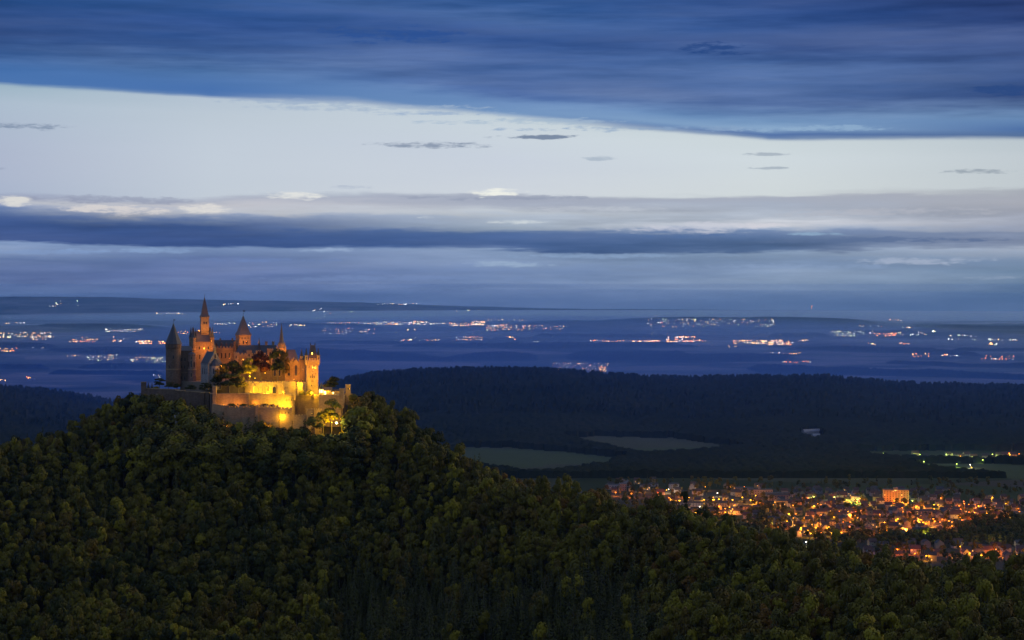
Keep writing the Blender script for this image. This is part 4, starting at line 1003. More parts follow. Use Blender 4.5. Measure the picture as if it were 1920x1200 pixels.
flood(418, 757, 1269, 2600, OR, 'orange lamp on the ledge at the left end of the curtain wall', (0, 1, 0.3), 0.2)
flood(446, 758, 1271.5, 2600, OR, 'orange lamp on the ledge left of the yellow buttress', (0, 1, 0.3), 0.2)
flood(503, 757, 1271.5, 4500, YE, 'yellow lamp on the ledge left of the brightest floodlight', (0, 1, 0.3), 0.2)
flood(540, 736, 1288, 2500, YE, 'yellow lamp on the terrace behind the round bastion', (0, 1, 0.2), 0.2)
flood(622, 793, 1247, 16000, YE, 'yellow floodlight in the tree below the east wall', (0, 1, 0.8))
flood(631, 793, 1243, 4000, WG, 'white floodlight glaring through the lit tree below the east wall', (-0.1, -1, 0.4), 0.6, 30)
flood(585, 776, 1254, 700, YE, 'yellow lamp before the niche of the small turret', (-0.2, 1, 0.0), 0.3)
flood(608, 737, 1279.5, 1500, YE, 'yellow lamp on the terrace next to the kiosk', (0, 1, 0.2))
flood(622, 737, 1281, 1800, YE, 'yellow lamp on the terrace before the small lit houses', (0, 1, 0.2))
flood(655, 730, 1281, 1500, YE, 'yellow lamp lighting the east lookout turret', (-0.1, 1, 0.1))
flood(618, 772, 1262, 6500, YE, 'yellow lamp under the east wall above the tree tops', (0.05, 1, 0.2))
# ================================================================ trees
def mesh_quads(name, V, mat, n=4):
    """V: (k*n, 3) corner points, n per face"""
    k = len(V) // n; me = bpy.data.meshes.new(name)
    me.vertices.add(len(V)); me.vertices.foreach_set('co', V.reshape(-1))
    me.loops.add(len(V)); me.loops.foreach_set('vertex_index', np.arange(len(V), dtype=np.int32))
    me.polygons.add(k); me.polygons.foreach_set('loop_start', np.arange(0, len(V), n, dtype=np.int32))
    me.update(calc_edges=True); me.materials.append(mat); return me
def leaf_quads(r, C, N, size):
    """leaf-clump faces at centres C with normals N"""
    k = len(C); a = r.normal(size=(k, 3)); a -= (a * N).sum(1, keepdims=True) * N; a /= np.linalg.norm(a, axis=1, keepdims=True)
    b_ = np.cross(N, a); s1 = size * r.uniform(0.6, 1.25, (k, 1)); s2 = size * r.uniform(0.5, 1.0, (k, 1))
    q_ = np.stack([C - a * s1, C - b_ * s2 * 0.9 + N * s1 * 0.12, C + a * s1, C + b_ * s2 * 1.05], 1)
    return q_.reshape(-1, 3)
def broadleaf(seed, rad, h0, h1, nclump, per, size, tall=1.0):
    """crown of leaf clumps between heights h0 and h1"""
    r = np.random.default_rng(seed); zc, hz_ = (h0 + h1) / 2, (h1 - h0) / 2
    out = []
    lean = r.normal(size=2) * rad * 0.12
    for k in range(nclump):
        th = r.uniform(0, 2 * PI); u = r.uniform(-0.75, 0.95); rr = math.sqrt(max(0, 1 - (u * 0.92) ** 2)) * r.uniform(0.45, 0.95)
        c = np.array([math.cos(th) * rr * rad * 0.72 + lean[0] * u, math.sin(th) * rr * rad * 0.72 + lean[1] * u, zc + u * hz_ * 0.78])
        cr = rad * r.uniform(0.32, 0.54)
        d = r.normal(size=(per, 3)); d /= np.linalg.norm(d, axis=1, keepdims=True); d[:, 2] = np.abs(d[:, 2]) * 0.9 - 0.25 * (r.random(per) < 0.4)
        d /= np.linalg.norm(d, axis=1, keepdims=True)
        C = c + d * cr * r.uniform(0.75, 1.1, (per, 1)) * np.array([1, 1, 0.85 * tall])
        N = d + r.normal(size=(per, 3)) * 0.2; N /= np.linalg.norm(N, axis=1, keepdims=True)
        out.append(leaf_quads(r, C, N, size))
    return np.concatenate(out)
def conifer(seed, rad, h0, h1, rows, size):
    r = np.random.default_rng(seed); out = []
    for j in range(rows):
        t = j / rows; z = h0 + (h1 - h0) * t; R_ = rad * (1 - t) ** 0.85 + 0.15
        k = max(5, int(22 * (1 - t)))
        th = r.uniform(0, 2 * PI, k); rr = R_ * r.uniform(0.35, 1.08, k)
        C = np.c_[np.cos(th) * rr, np.sin(th) * rr, z - rr * 0.35 + r.normal(size=k) * 0.2]
        N = np.c_[np.cos(th) * 0.55, np.sin(th) * 0.55, np.full(k, 0.85)] + r.normal(size=(k, 3)) * 0.22
        N /= np.linalg.norm(N, axis=1, keepdims=True)
        out.append(leaf_quads(r, C, N, size * (0.55 + 0.6 * (1 - t))))
    return np.concatenate(out)
def trunk_mesh(name, h, r0, limbs, seed):
    rr = random.Random(seed); m = MB()
    m.rings(0, 0, [(r0 * 1.3, -1.5), (r0, 0.6), (r0 * 0.75, h * 0.5), (r0 * 0.35, h * 0.86), (0.03, h)], 7)
    for k in range(limbs):
        a = rr.uniform(0, 2 * PI); z0 = h * rr.uniform(0.4, 0.75); L = h * rr.uniform(0.18, 0.3)
        d = Vector((math.cos(a), math.sin(a), 0.9)).normalized(); p0 = Vector((0, 0, z0)); p1 = p0 + d * L
        s_ = d.orthogonal().normalized(); t_ = d.cross(s_); n0 = len(m.v)
        for p, w_ in ((p0, r0 * 0.45), (p1, r0 * 0.12)):
            for q_ in range(4):
                an = q_ * PI / 2; v_ = p + (s_ * math.cos(an) + t_ * math.sin(an)) * w_; m.v.append(tuple(v_))
        for q_ in range(4): m.f.append((n0 + q_, n0 + (q_ + 1) % 4, n0 + 4 + (q_ + 1) % 4, n0 + 4 + q_))
    return m.mesh(name, M_bark)
BROAD = [broadleaf(k, 4.6 + 0.5 * (k % 3), 4.2 - (k % 2), 14.5 + (k % 3), 12 + k % 4, 84, 0.60, 1.0 + 0.15 * (k % 2)) for k in range(6)]
BROAD += [broadleaf(60 + k, 3.0 + 0.4 * k, 2.6, 17.5 - k, 13, 84, 0.58, 1.5) for k in range(2)]
CONIF = [conifer(40 + k, 2.9 + 0.3 * k, 2.5, 17.0 + 1.5 * k, 26, 0.75) for k in range(3)]
TRB = [trunk_mesh('trunk', 12.5, 0.30, 5, 5), trunk_mesh('trunk', 13.0, 0.26, 4, 6)]
TRC = [trunk_mesh('trunk', 17.0, 0.24, 0, 7)]
CROWN = {}
def crown_mesh(shape, k, col):
    key = (shape, k, col)
    if key not in CROWN: CROWN[key] = mesh_quads('crown', (BROAD if shape == 'b' else CONIF)[k], FOL[col])
    return CROWN[key]
def tree(x, y, z, shape, k, col, sc, rz, label, group=None, name=None, cat='tree', zs=1.0):
    rt = empty(name or ('broadleaf_tree' if shape == 'b' else 'conifer_tree'), (x, y, z), rz); rt.scale = (sc, sc, sc * zs)
    tag(rt, label, cat, group)
    c = link_mesh('crown', crown_mesh(shape, k, col), rt)
    t = link_mesh('trunk', (TRB[k % 2] if shape == 'b' else TRC[0]), rt)
    return rt

# --- trees and shrubs inside and right below the castle
def ptree(px, ybase, Y, shape, k, col, hpx, wpx, label, name=None, cat='tree', group='castle garden trees'):
    natural = {'b': 15.2, 'c': 18.0}[shape]; wn = {'b': 10.2, 'c': 6.2}[shape]
    s_ = Y / F; sc = wpx * s_ / wn; zs = hpx * s_ / natural / sc
    return tree(PX(px, Y), Y, PZ(ybase, Y), shape, k, col, sc, rng.uniform(0, 6), label, group, name, cat, zs)
ptree(467, 722, 1302, 'b', 0, 'yellow-green', 52, 34, 'green courtyard tree lit yellow from inside its crown')
ptree(489, 722, 1306, 'b', 1, 'copper red', 62, 36, 'copper red tree in the castle courtyard')
ptree(521, 722, 1300, 'b', 2, 'dark green', 62, 32, 'tall dark tree before the castle chapel')
ptree(534, 722, 1301, 'b', 5, 'brownish', 58, 20, 'narrow dark tree leaning on the left chapel gable')
ptree(441, 721, 1301, 'b', 3, 'dark green', 46, 34, 'dark green tree right of the small white chapel')
ptree(423, 722, 1300, 'b', 4, 'olive', 42, 26, 'olive tree beside the apse of the white chapel')
ptree(409, 722, 1297, 'b', 0, 'brownish', 30, 24, 'small brownish tree at the foot of the white chapel')
ptree(430, 739, 1293, 'b', 2, 'dark green', 36, 44, 'broad dark bushy tree above the left part of the curtain wall')
ptree(447, 739, 1294, 'b', 1, 'olive', 32, 34, 'rounded olive tree at the left end of the garden wall')
ptree(402, 738, 1299, 'b', 5, 'dark green', 30, 32, 'dark bushy tree behind the tall orange corner pier')
ptree(622, 741, 1293, 'b', 3, 'dark green', 36, 30, 'dark leafy tree on the east terrace before the valley')
ptree(610, 741, 1294, 'b', 4, 'brownish', 22, 16, 'small dark tree behind the garden kiosk')
ptree(278, 729, 1309, 'c', 0, 'bluish green', 15, 7, 'pointed dark conifer at the left end of the west wall, taller of the pair')
ptree(285, 729, 1309, 'c', 1, 'bluish green', 12, 6, 'pointed dark conifer on the west wall, smaller of the pair')
ptree(299, 731, 1306, 'b', 2, 'dark green', 20, 22, 'dark shrubby tree left of the foot of the round tower')
ptree(316, 732, 1304, 'b', 3, 'dark green', 16, 22, 'dark shrubby tree before the foot of the round tower')
ptree(332, 733, 1304, 'b', 1, 'dark green', 14, 16, 'low dark tree right of the foot of the round tower')
ptree(358, 736, 1296, 'b', 0, 'dark green', 15, 26, 'dark rounded bush below the pale stair turret', 'bush', 'bush')
ptree(384, 737, 1293, 'b', 5, 'dark green', 18, 22, 'dark rounded bush left of the tall orange corner pier', 'bush', 'bush')
ptree(437, 766, 1269, 'b', 4, 'olive', 10, 20, 'bush over the left battlements of the lower wall', 'bush', 'bush')
ptree(456, 766, 1268, 'b', 3, 'olive', 9, 18, 'bush over the middle of the lower wall', 'bush', 'bush')
ptree(472, 766, 1269, 'b', 2, 'yellow-green', 7, 16, 'bush left of the orange pilaster on the lower wall ledge', 'bush', 'bush')
ptree(494, 766, 1268, 'b', 1, 'olive', 9, 18, 'bush above the orange battlements of the lower wall', 'bush', 'bush')
ptree(511, 766, 1268, 'b', 0, 'dark green', 8, 18, 'bush left of the glowing lower tower', 'bush', 'bush')
ptree(622, 812, 1254, 'b', 2, 'yellow-green', 58, 34, 'yellow green tree lit from inside below the east wall')
ptree(606, 812, 1252, 'b', 4, 'yellow-green', 44, 28, 'leafy tree with yellow sparkles right of the small turret')
ptree(590, 818, 1244, 'b', 1, 'olive', 36, 34, 'olive tree in front of the small lit turret')
ptree(664, 770, 1278, 'b', 3, 'olive', 32, 28, 'tree at the foot of the far east lookout turret')
# two clipped domes at the gate tower
for px, lab in ((566.5, 'clipped green dome shrub left of the gate tower foot'), (580.5, 'clipped green dome shrub lit yellow at the gate tower foot')):
    r_ = np.random.default_rng(int(px)); d = r_.normal(size=(420, 3)); d /= np.linalg.norm(d, axis=1, keepdims=True); d[:, 2] = np.abs(d[:, 2])
    me = mesh_quads('clipped_shrub', leaf_quads(r_, d * np.array([2.3, 2.3, 3.2]), d, 0.33), FOL['yellow-green'])
    o = link_mesh('clipped_shrub', me); o.location = (PX(px, 1285), 1285, PZ(740.5, 1285)); tag(o, lab, 'shrub', 'clipped dome shrubs')

# --- the forest on the castle mount
def walls_clear(px, py_ground, Y): pass
SP = 5.7
cand = []
nr = np.random.default_rng(3)
for iy, Y in enumerate(np.arange(640, 1420, SP * 0.9)):
    half = 0.275 * Y + 12
    xs_ = np.arange(-half, half, SP) + (iy % 2) * SP / 2
    cand.append(np.c_[xs_ + nr.uniform(-2.7, 2.7, len(xs_)), np.full(len(xs_), Y) + nr.uniform(-2.7, 2.7, len(xs_))])
cand = np.concatenate(cand)
tz = mount_z(cand[:, 0], cand[:, 1])
cpx = CX + cand[:, 0] / cand[:, 1] * F
cpy = HY + (EYE - tz) / cand[:, 1] * F
# keep out of the castle grounds
fp = [(255, 1299), (330, 1288), (392, 1279), (396, 1262), (425, 1258), (480, 1254), (524, 1251), (552, 1256), (590, 1252), (604, 1262), (642, 1270), (664, 1288), (655, 1330), (570, 1375), (330, 1375), (255, 1335)]
keep = ~inside(cpx, cand[:, 1], [(a, b_) for a, b_ in fp]) & (tz > 84)
# nothing that rises in front of the lower walls higher than the photo shows
top_py = HY + (EYE - (tz + 14)) / cand[:, 1] * F
lim = np.interp(cpx, [200, 270, 300, 340, 390, 400, 440, 500, 520, 545, 560, 585, 600, 640, 652, 664, 690], [695, 736, 744, 752, 764, 779, 788, 793, 795, 797, 794, 798, 812, 812, 790, 752, 720])
sc_all = 0.50 + 0.52 * nr.random(len(cand)) ** 1.3
over = (lim - top_py) * cand[:, 1] / F              # metres above the allowed line
near_wall = (cpx > 262) & (cpx < 680) & (cand[:, 1] < 1300) & (cand[:, 1] > 1180)
want = lim + nr.uniform(3, 18, len(cand))                     # crown tops just under the wall feet
need = ((EYE - (want - HY) * cand[:, 1] / F) - tz) / 15.0
foot = near_wall & (cand[:, 1] > 1222)
sc_all = np.where(foot, np.clip(need, 0.3, 1.75), np.where(near_wall & (over > -3), np.clip(sc_all * (14 - over - 3) / 14, 0.3, 1.2), sc_all))
keep &= ~(near_wall & (over > 9)) & ~(foot & (need < 0.25))
keep &= ~((np.abs(cpx - 332.5) < 9) & (cand[:, 1] < 1262) & (cand[:, 1] > 1247))
zs_all = np.where(foot, 1.0, nr.uniform(1.0, 1.55, len(cand)))
cand, tz, cpx, cpy, sc_all, zs_all = cand[keep], tz[keep], cpx[keep], cpy[keep], sc_all[keep], zs_all[keep]
con_zone = sstep(cpx, 560, 680) * (1 - sstep(cpx, 1150, 1300)) * sstep(cpy, 1075, 1140)
is_con = nr.random(len(cand)) < (0.10 + 0.8 * con_zone + 0.12 * (vnoise(cand[:, 0] / 40, cand[:, 1] / 40, 17) > 0.7))
pat = vnoise(cand[:, 0] / 55, cand[:, 1] / 55, 23); right = sstep(cpx, 560, 900)
cols = []
for i in range(len(cand)):
    u = nr.random() * 0.7 + pat[i] * 0.3
    if is_con[i]: cols.append('bluish green' if nr.random() < 0.75 else 'dark green'); continue
    w_ = {'dark green': 0.34 - 0.14 * right[i], 'olive': 0.36, 'yellow-green': 0.12 + 0.04 * right[i], 'brownish': 0.13 + 0.03 * right[i], 'russet': 0.05 + 0.09 * right[i]}
    tot = sum(w_.values()); acc = 0
    for c_, k_ in w_.items():
        acc += k_ / tot
        if u <= acc or c_ == 'russet': cols.append(c_); break
in_view = (cpx > -10) & (cpx < 1930) & (cpy - 14 / cand[:, 1] * F < 1199) & (cpy > 700)
order = np.argsort(cand[:, 1])
near_b = [i for i in order if in_view[i] and not is_con[i]][:285]
near_c = [i for i in order if in_view[i] and is_con[i]][:200]
SHADE = {'dark green': 'dark green', 'olive': 'olive green', 'yellow-green': 'yellow-green', 'russet': 'russet brown', 'brownish': 'brownish', 'bluish green': 'blackish green'}
def zone(px, py):
    h = 'far left' if px < 320 else 'left' if px < 640 else 'left middle' if px < 900 else 'middle' if px < 1150 else 'right middle' if px < 1400 else 'right' if px < 1650 else 'far right'
    v = 'upper edge' if py < 1090 else 'upper slope' if py < 1130 else 'lower slope' if py < 1175 else 'bottom edge'
    return v, h
ind = set(near_b) | set(near_c)
for i in list(near_b) + list(near_c):
    x, y = cand[i]; con = bool(is_con[i]); sc = float(sc_all[i]); v, h = zone(cpx[i], cpy[i] - 9 / y * F)
    size = 'small' if sc < 0.62 else 'large' if sc > 0.84 else 'mid-sized'
    lab = f"{size} {SHADE[cols[i]]} {'conifer' if con else 'leafy tree'} on the forest's {v}, {h}"
    tree(x, y, float(tz[i]), 'c' if con else 'b', int(nr.integers(0, 3 if con else 8)), cols[i], sc, float(nr.uniform(0, 6.28)), lab, 'conifers of the near forest' if con else 'broadleaf trees of the near forest', zs=float(zs_all[i]))

# the rest of the mount's trees: one mass, placed by geometry nodes
def mass(name, label, P, S_, RZ, KIND, protos, zs=None):
    me = bpy.data.meshes.new(name); me.from_pydata([tuple(map(float, p)) for p in P], [], [])
    for nm, typ, dat in (('tsize', 'FLOAT_VECTOR', np.c_[S_, S_, S_ * (zs if zs is not None else 1)].reshape(-1)), ('tturn', 'FLOAT', RZ), ('tkind', 'INT', KIND)):
        at = me.attributes.new(nm, typ, 'POINT'); at.data.foreach_set('vector' if typ == 'FLOAT_VECTOR' else 'value', np.asarray(dat))
    o = link_mesh(name, me); tag(o, label, 'forest', None, 'stuff')
    ng = bpy.data.node_groups.new(name, 'GeometryNodeTree')
    ng.interface.new_socket('Geometry', in_out='INPUT', socket_type='NodeSocketGeometry'); ng.interface.new_socket('Geometry', in_out='OUTPUT', socket_type='NodeSocketGeometry')
    N = ng.nodes.new; L = ng.links.new
    gi, go = N('NodeGroupInput'), N('NodeGroupOutput')
    iop = N('GeometryNodeInstanceOnPoints'); j = N('GeometryNodeJoinGeometry')
    for c_, t_ in reversed(protos):          # join adds later links in front
        jj = N('GeometryNodeJoinGeometry')
        for ob in (c_, t_):
            if ob is None: continue
            oi = N('GeometryNodeObjectInfo'); oi.transform_space = 'ORIGINAL'; oi.inputs['Object'].default_value = ob; L(oi.outputs['Geometry'], jj.inputs[0])
        g2 = N('GeometryNodeGeometryToInstance'); L(jj.outputs[0], g2.inputs[0]); L(g2.outputs[0], j.inputs[0])
    def attr(nm, typ):
        a = N('GeometryNodeInputNamedAttribute'); a.data_type = typ; a.inputs[0].default_value = nm; return a.outputs[0]
    cx_ = N('ShaderNodeCombineXYZ'); L(attr('tturn', 'FLOAT'), cx_.inputs[2])
    L(gi.outputs[0], iop.inputs['Points']); L(j.outputs[0], iop.inputs['Instance']); iop.inputs['Pick Instance'].default_value = True
    L(attr('tkind', 'INT'), iop.inputs['Instance Index']); L(cx_.outputs[0], iop.inputs['Rotation']); L(attr('tsize', 'FLOAT_VECTOR'), iop.inputs['Scale'])
    L(iop.outputs[0], go.inputs[0])
    md = o.modifiers.new('scatter', 'NODES'); md.node_group = ng
    return o
first = {}
for o in COL.objects:
    if o.name.startswith('crown') and o.parent:
        first.setdefault(o.data.name, (o, [c for c in o.parent.children if c.name.startswith('trunk')][0]))
keys = {}
for (shape, k, c), me in CROWN.items():
    if me.name in first: keys.setdefault((shape, c), []).append(me.name)
names = sorted({nm for v in keys.values() for nm in v}); idx_of = {nm: i for i, nm in enumerate(names)}
protos = [first[nm] for nm in names]
rest = [i for i in range(len(cand)) if i not in ind]
kd = []
for i in rest:
    ch = keys.get(('c' if is_con[i] else 'b', cols[i])) or keys[('b', 'olive')]
    kd.append(idx_of[ch[int(nr.integers(0, len(ch)))]])
mass('forest', 'dense mixed autumn forest covering the castle mount', np.c_[cand[rest], tz[rest] - 0.3], sc_all[rest], nr.uniform(0, 6.28, len(rest)), np.array(kd, np.int32), protos, zs_all[rest])
print('trees', len(cand), 'near', len(ind))
# ================================================================ valley town
def gz(x, y): return float(ground_z(np.array([float(x)]), np.array([float(y)]))[0])
def town_pt(px, py, h=0.0):
    """ground point seen at photo column px, row py (h metres above the ground)"""
    Y = ground_at(px, py) if h == 0 else None
    if Y is None:
        Yt = np.geomspace(2000, 9000, 1200); y = HY + (EYE - h - ground_z((px - CX) * Yt / F, Yt)) / Yt * F
        Y = float(Yt[np.where(y <= py)[0][0]])
    X = PX(px, Y); return X, Y, gz(X, Y)
PLASTER = {'white': plain('white_plaster', (0.27, 0.26, 0.25), 0.85, 0.12, 0.5), 'cream': plain('cream_plaster', (0.26, 0.21, 0.14), 0.85, 0.12, 0.5),
           'ochre': plain('ochre_plaster', (0.28, 0.19, 0.09), 0.85, 0.12, 0.5), 'pink': plain('pink_plaster', (0.24, 0.16, 0.12), 0.85, 0.12, 0.5), 'grey': plain('grey_plaster', (0.17, 0.17, 0.18), 0.85, 0.12, 0.5)}
ROOFM = {'dark red': plain('red_tiles', (0.050, 0.022, 0.017), 0.85, 0.3, 1.0), 'brown': plain('brown_tiles', (0.036, 0.025, 0.019), 0.85, 0.3, 1.0), 'slate grey': plain('grey_tiles', (0.028, 0.028, 0.031), 0.85, 0.3, 1.0)}
LITW = glow('lit_window', (1.0, 0.52, 0.12), 2.2)
HS = [(9.0, 8.0, 5.2, 3.6), (11.0, 9.0, 5.6, 4.0), (13.0, 9.5, 6.0, 4.2), (10.0, 10.0, 7.6, 3.4)]
WALLM, ROOFMM, WINM = {}, {}, {}
def house_meshes(k, wc, rc, lit):
    L_, D_, h, rh = HS[k]
    if (k, wc) not in WALLM:
        m = MB().box(-L_ / 2, L_ / 2, -D_ / 2, D_ / 2, -2.5, h)
        for sg in (-1, 1):
            x_ = sg * L_ / 2
            m.add([(x_, -D_ / 2, h), (x_, D_ / 2, h), (x_, 0, h + rh), (x_ - sg * 0.3, -D_ / 2, h), (x_ - sg * 0.3, D_ / 2, h), (x_ - sg * 0.3, 0, h + rh)], [(0, 1, 2), (5, 4, 3), (0, 2, 5, 3), (1, 4, 5, 2)])
        WALLM[(k, wc)] = m.mesh('wall', PLASTER[wc])
    if (k, rc) not in ROOFMM:
        m = MB(); e = 0.5; s_ = rh / (D_ / 2)
        for sg in (-1, 1):
            y0, y1 = sg * (D_ / 2 + e), 0.0; z0, z1 = h - e * s_ + 0.05, h + rh + 0.05
            x0, x1 = -L_ / 2 - 0.4, L_ / 2 + 0.4
            vs = [(x0, y0, z0), (x1, y0, z0), (x1, y1, z1), (x0, y1, z1)]; vs += [(a, b_, c + 0.28) for a, b_, c in vs]
            m.add(vs, [(0, 3, 2, 1), (4, 5, 6, 7), (0, 1, 5, 4), (1, 2, 6, 5), (2, 3, 7, 6), (3, 0, 4, 7)])
        m.box(L_ * 0.18, L_ * 0.18 + 0.8, 0.5, 1.2, h + rh * 0.5, h + rh + 1.2)
        ROOFMM[(k, rc)] = m.mesh('roof', ROOFM[rc])
    return WALLM[(k, wc)], ROOFMM[(k, rc)]
def win_mesh(k, j, lit):
    key = (k, j, lit)
    if key not in WINM:
        L_, D_, h, rh = HS[k]; nw = 4; x_ = -L_ / 2 + L_ * (0.5 + j % nw) / nw; z0 = 1.0 if j < nw else 3.6
        WINM[key] = MB().box(x_ - 0.55, x_ + 0.55, -D_ / 2 - 0.05, -D_ / 2 + 0.1, z0, z0 + 1.3).mesh('window', LITW if lit else M_glass)
    return WINM[key]
MARKS = [(1679, 930, 'the orange tower block'), (1540, 955, 'the main street'), (1380, 960, 'the long row houses'), (1450, 925, 'the pale long blocks'), (1185, 915, 'the west town end'),
         (1605, 935, 'the green lit house'), (1740, 975, 'the brightest lamp cluster'), (1845, 955, 'the east end lamps'), (1860, 1040, 'the lower hamlet edge'), (1700, 1035, 'the dim lower hamlet'), (1470, 1000, 'the yellow yard lamp'), (1620, 1000, 'the southern lamp row'), (1660, 965, 'the dark town middle'), (1550, 925, 'the northern red lamps'), (1280, 925, 'the western yellow lamps')]
def near(px, py): return min(MARKS, key=lambda m_: math.hypot(px - m_[0], (py - m_[1]) * 2.2))[2]
NH = 0
def house(px, py, k, wc, rc, rz, lit, x=None, y=None):
    global NH
    if x is None: x, y, z = town_pt(px, py)
    else: z = gz(x, y)
    wm, rm = house_meshes(k, wc, rc, lit)
    gab = abs(math.sin(rz)) > 0.7
    rt = empty('house', (x, y, z), rz)
    tag(rt, f"{'lit ' if lit else ''}{('small ', '', 'long ', 'tall ')[k]}{wc} house with {rc} roof{' gable on' if gab else ''} near {near(px, py)}", 'house', 'houses of the valley town')
    link_mesh('wall', wm, rt); link_mesh('roof', rm, rt)
    if lit:
        for j in random.Random(NH).sample(range(8), 2): link_mesh('window', win_mesh(k, j, True), rt)
    else:
        for j in (1, 6): link_mesh('window', win_mesh(k, j, False), rt)
    NH += 1
    return rt
hr = random.Random(11)
taken = []
def free(x, y, d):
    return all((x - a) ** 2 + (y - b_) ** 2 > (d + e) ** 2 for a, b_, e in taken)

# --- long blocks, row houses and the tower block, each placed by hand
def block(name, label, px0, px1, py, depth, h, wc, rc=None, rz=0.0, floors=2, lit=0, cat='building', rh=2.2):
    pc = (px0 + px1) / 2; x, y, z = town_pt(pc, py); s_ = y / F; L_ = (px1 - px0) * s_
    rt = empty(name, (x, y, z), rz); tag(rt, label, cat, None)
    MB().box(-L_ / 2, L_ / 2, -depth / 2, depth / 2, -3, h).build('wall', PLASTER[wc] if isinstance(wc, str) else wc, rt)
    if rc: MB().gable(-L_ / 2 - 0.4, L_ / 2 + 0.4, -depth / 2 - 0.5, depth / 2 + 0.5, h + 0.03, h + rh, 'x', 0.6).build('roof', ROOFM[rc], rt)
    else: MB().box(-L_ / 2 - 0.25, L_ / 2 + 0.25, -depth / 2 - 0.25, depth / 2 + 0.25, h + 0.01, h + 0.5).build('flat_roof', ROOFM['slate grey'], rt)
    nb = max(3, int(L_ / 4.2)); rr = random.Random(int(px0)); k_ = 0
    for f in range(floors):
        for j in range(nb):
            if k_ >= 90: break
            x_ = -L_ / 2 + L_ * (j + 0.5) / nb; z0 = 0.9 + f * (h - 0.6) / floors
            li = rr.random() < lit
            MB().box(x_ - 0.65, x_ + 0.65, -depth / 2 - 0.05, -depth / 2 + 0.1, z0, z0 + 1.4).build('window', LITW if li else M_glass, rt); k_ += 1
    taken.append((x, y, max(L_ * 0.35, 8)))
    for q_ in (-0.33, 0.33): taken.append((x + math.cos(rz) * L_ * q_, y + math.sin(rz) * L_ * q_, L_ * 0.2 + 4))
    return rt
orange_plaster = plain('orange_plaster', (0.40, 0.20, 0.09), 0.85, 0.15, 0.4)
tb = block('tower_block', 'large orange lit apartment tower block with rows of balconies above the town', 1656, 1703, 944, 14, 22, orange_plaster, None, -0.12, 7, 0.05, 'apartment block')
x0_ = 47 * tb.location[1] / F / 2
for f in range(7):
    for a_, b_ in ((-0.95, -0.62), (-0.5, -0.12), (0.02, 0.4), (0.55, 0.9)):
        MB().box(x0_ * a_, x0_ * b_, -8.3, -7.06, 2.6 + f * 2.95, 3.7 + f * 2.95).build('balcony', orange_plaster, tb)
MB().box(-4, 3, -3, 3, 22.52, 25).build('roof_house', orange_plaster, tb)
MB().box(-3.2, 3.4, -7.12, -7.0, 20.4, 21.6).build('window', glow('top_floor_light', (1.0, 0.5, 0.12), 3.0), tb)
block('row_house', 'long row of pale terraced houses with lit fronts above the lower orange row', 1239, 1318, 950, 10, 6, 'white', 'brown', 0.0, 2, 0.10)
block('row_house', 'long pale terrace left of the crossing with the orange lamps', 1322, 1378, 950, 10, 6, 'cream', 'brown', 0.0, 2, 0.05)
block('row_house', 'orange lit long row nearest the forest edge', 1254, 1305, 962, 9, 5, 'pink', 'dark red', 0.0, 2, 0.05)
block('row_house', 'long row with red roof at the lower end of the lamp lit crossing', 1306, 1362, 965, 9, 5, 'pink', 'dark red', 0.0, 2, 0.05)
block('row_house', 'long pinkish row right of the lamp lit crossing', 1383, 1422, 956, 9, 5, 'pink', 'brown', 0.0, 2, 0.0)
block('school_block', 'flat pinkish long block highest at the northern edge of town', 1377, 1412, 922, 12, 7, 'pink', None, 0.0, 2, 0.0)
block('school_block', 'flat yellow lit long block at the northern edge of town', 1404, 1448, 927, 12, 8, 'cream', None, 0.0, 2, 0.0)
block('school_block', 'flat grey long block behind the pinkish apartment row', 1430, 1480, 932, 12, 6, 'grey', None, 0.0, 2, 0.0)
block('apartment_row', 'pinkish three storey apartment row with many windows', 1440, 1478, 939, 11, 9, 'pink', 'brown', 0.0, 3, 0.12)
block('hall', 'pale green lit low hall at the northern edge of town', 1466, 1490, 932, 12, 7, 'white', None, 0.0, 1, 0.0)
block('apartment_row', 'ochre apartment row below the pinkish one', 1456, 1484, 948, 10, 7, 'ochre', 'slate grey', 0.0, 2, 0.05)
block('hospital_block', 'white flat roofed block at the west tip of town', 1136, 1172, 918, 12, 8, 'white', None, 0.0, 2, 0.05)
block('apartment_block', 'orange lit block end beside the white west block', 1160, 1174, 919.5, 11, 11, 'pink', None, 0.2, 3, 0.0)
block('villa', 'white villa with raised gable at the western edge of town', 1255, 1272, 917, 10, 8, 'white', 'slate grey', 0.2, 2, 0.0)
block('hall', 'low white shed at the western edge of town', 1200, 1212, 915, 10, 5, 'white', 'slate grey', 0.0, 1, 0.0)
block('hall', 'wide low white shed beside the western red lamp', 1217, 1234, 912, 10, 4, 'white', 'slate grey', 0.0, 1, 0.0)
block('hall', 'large low yellowish hall at the east end of town', 1889, 1918, 968, 14, 6, 'ochre', None, 0.0, 1, 0.0)
block('hall', 'long grey hall left of the yellowish east hall', 1858, 1888, 962, 14, 5, 'grey', None, 0.0, 1, 0.0)
block('terrace_row', 'stepped grey terrace houses at the southeast edge of town', 1787, 1815, 987, 10, 6, 'grey', 'slate grey', 0.0, 2, 0.0)
block('terrace_row', 'long pink terrace behind the brightest lamp cluster', 1700, 1758, 966, 10, 6, 'pink', 'brown', 0.0, 2, 0.10)
block('terrace_row', 'long orange lit terrace in the middle of the southern rows', 1538, 1566, 985, 9, 5.5, 'cream', 'dark red', 0.0, 2, 0.1)
block('terrace_row', 'orange lit terrace above the southern lamp left of the middle', 1566, 1590, 1000, 9, 6, 'cream', 'dark red', 0.0, 2, 0.1)
block('terrace_row', 'orange lit terrace above the southern lamp right of the middle', 1603, 1632, 999, 9, 6, 'cream', 'dark red', 0.0, 2, 0.1)
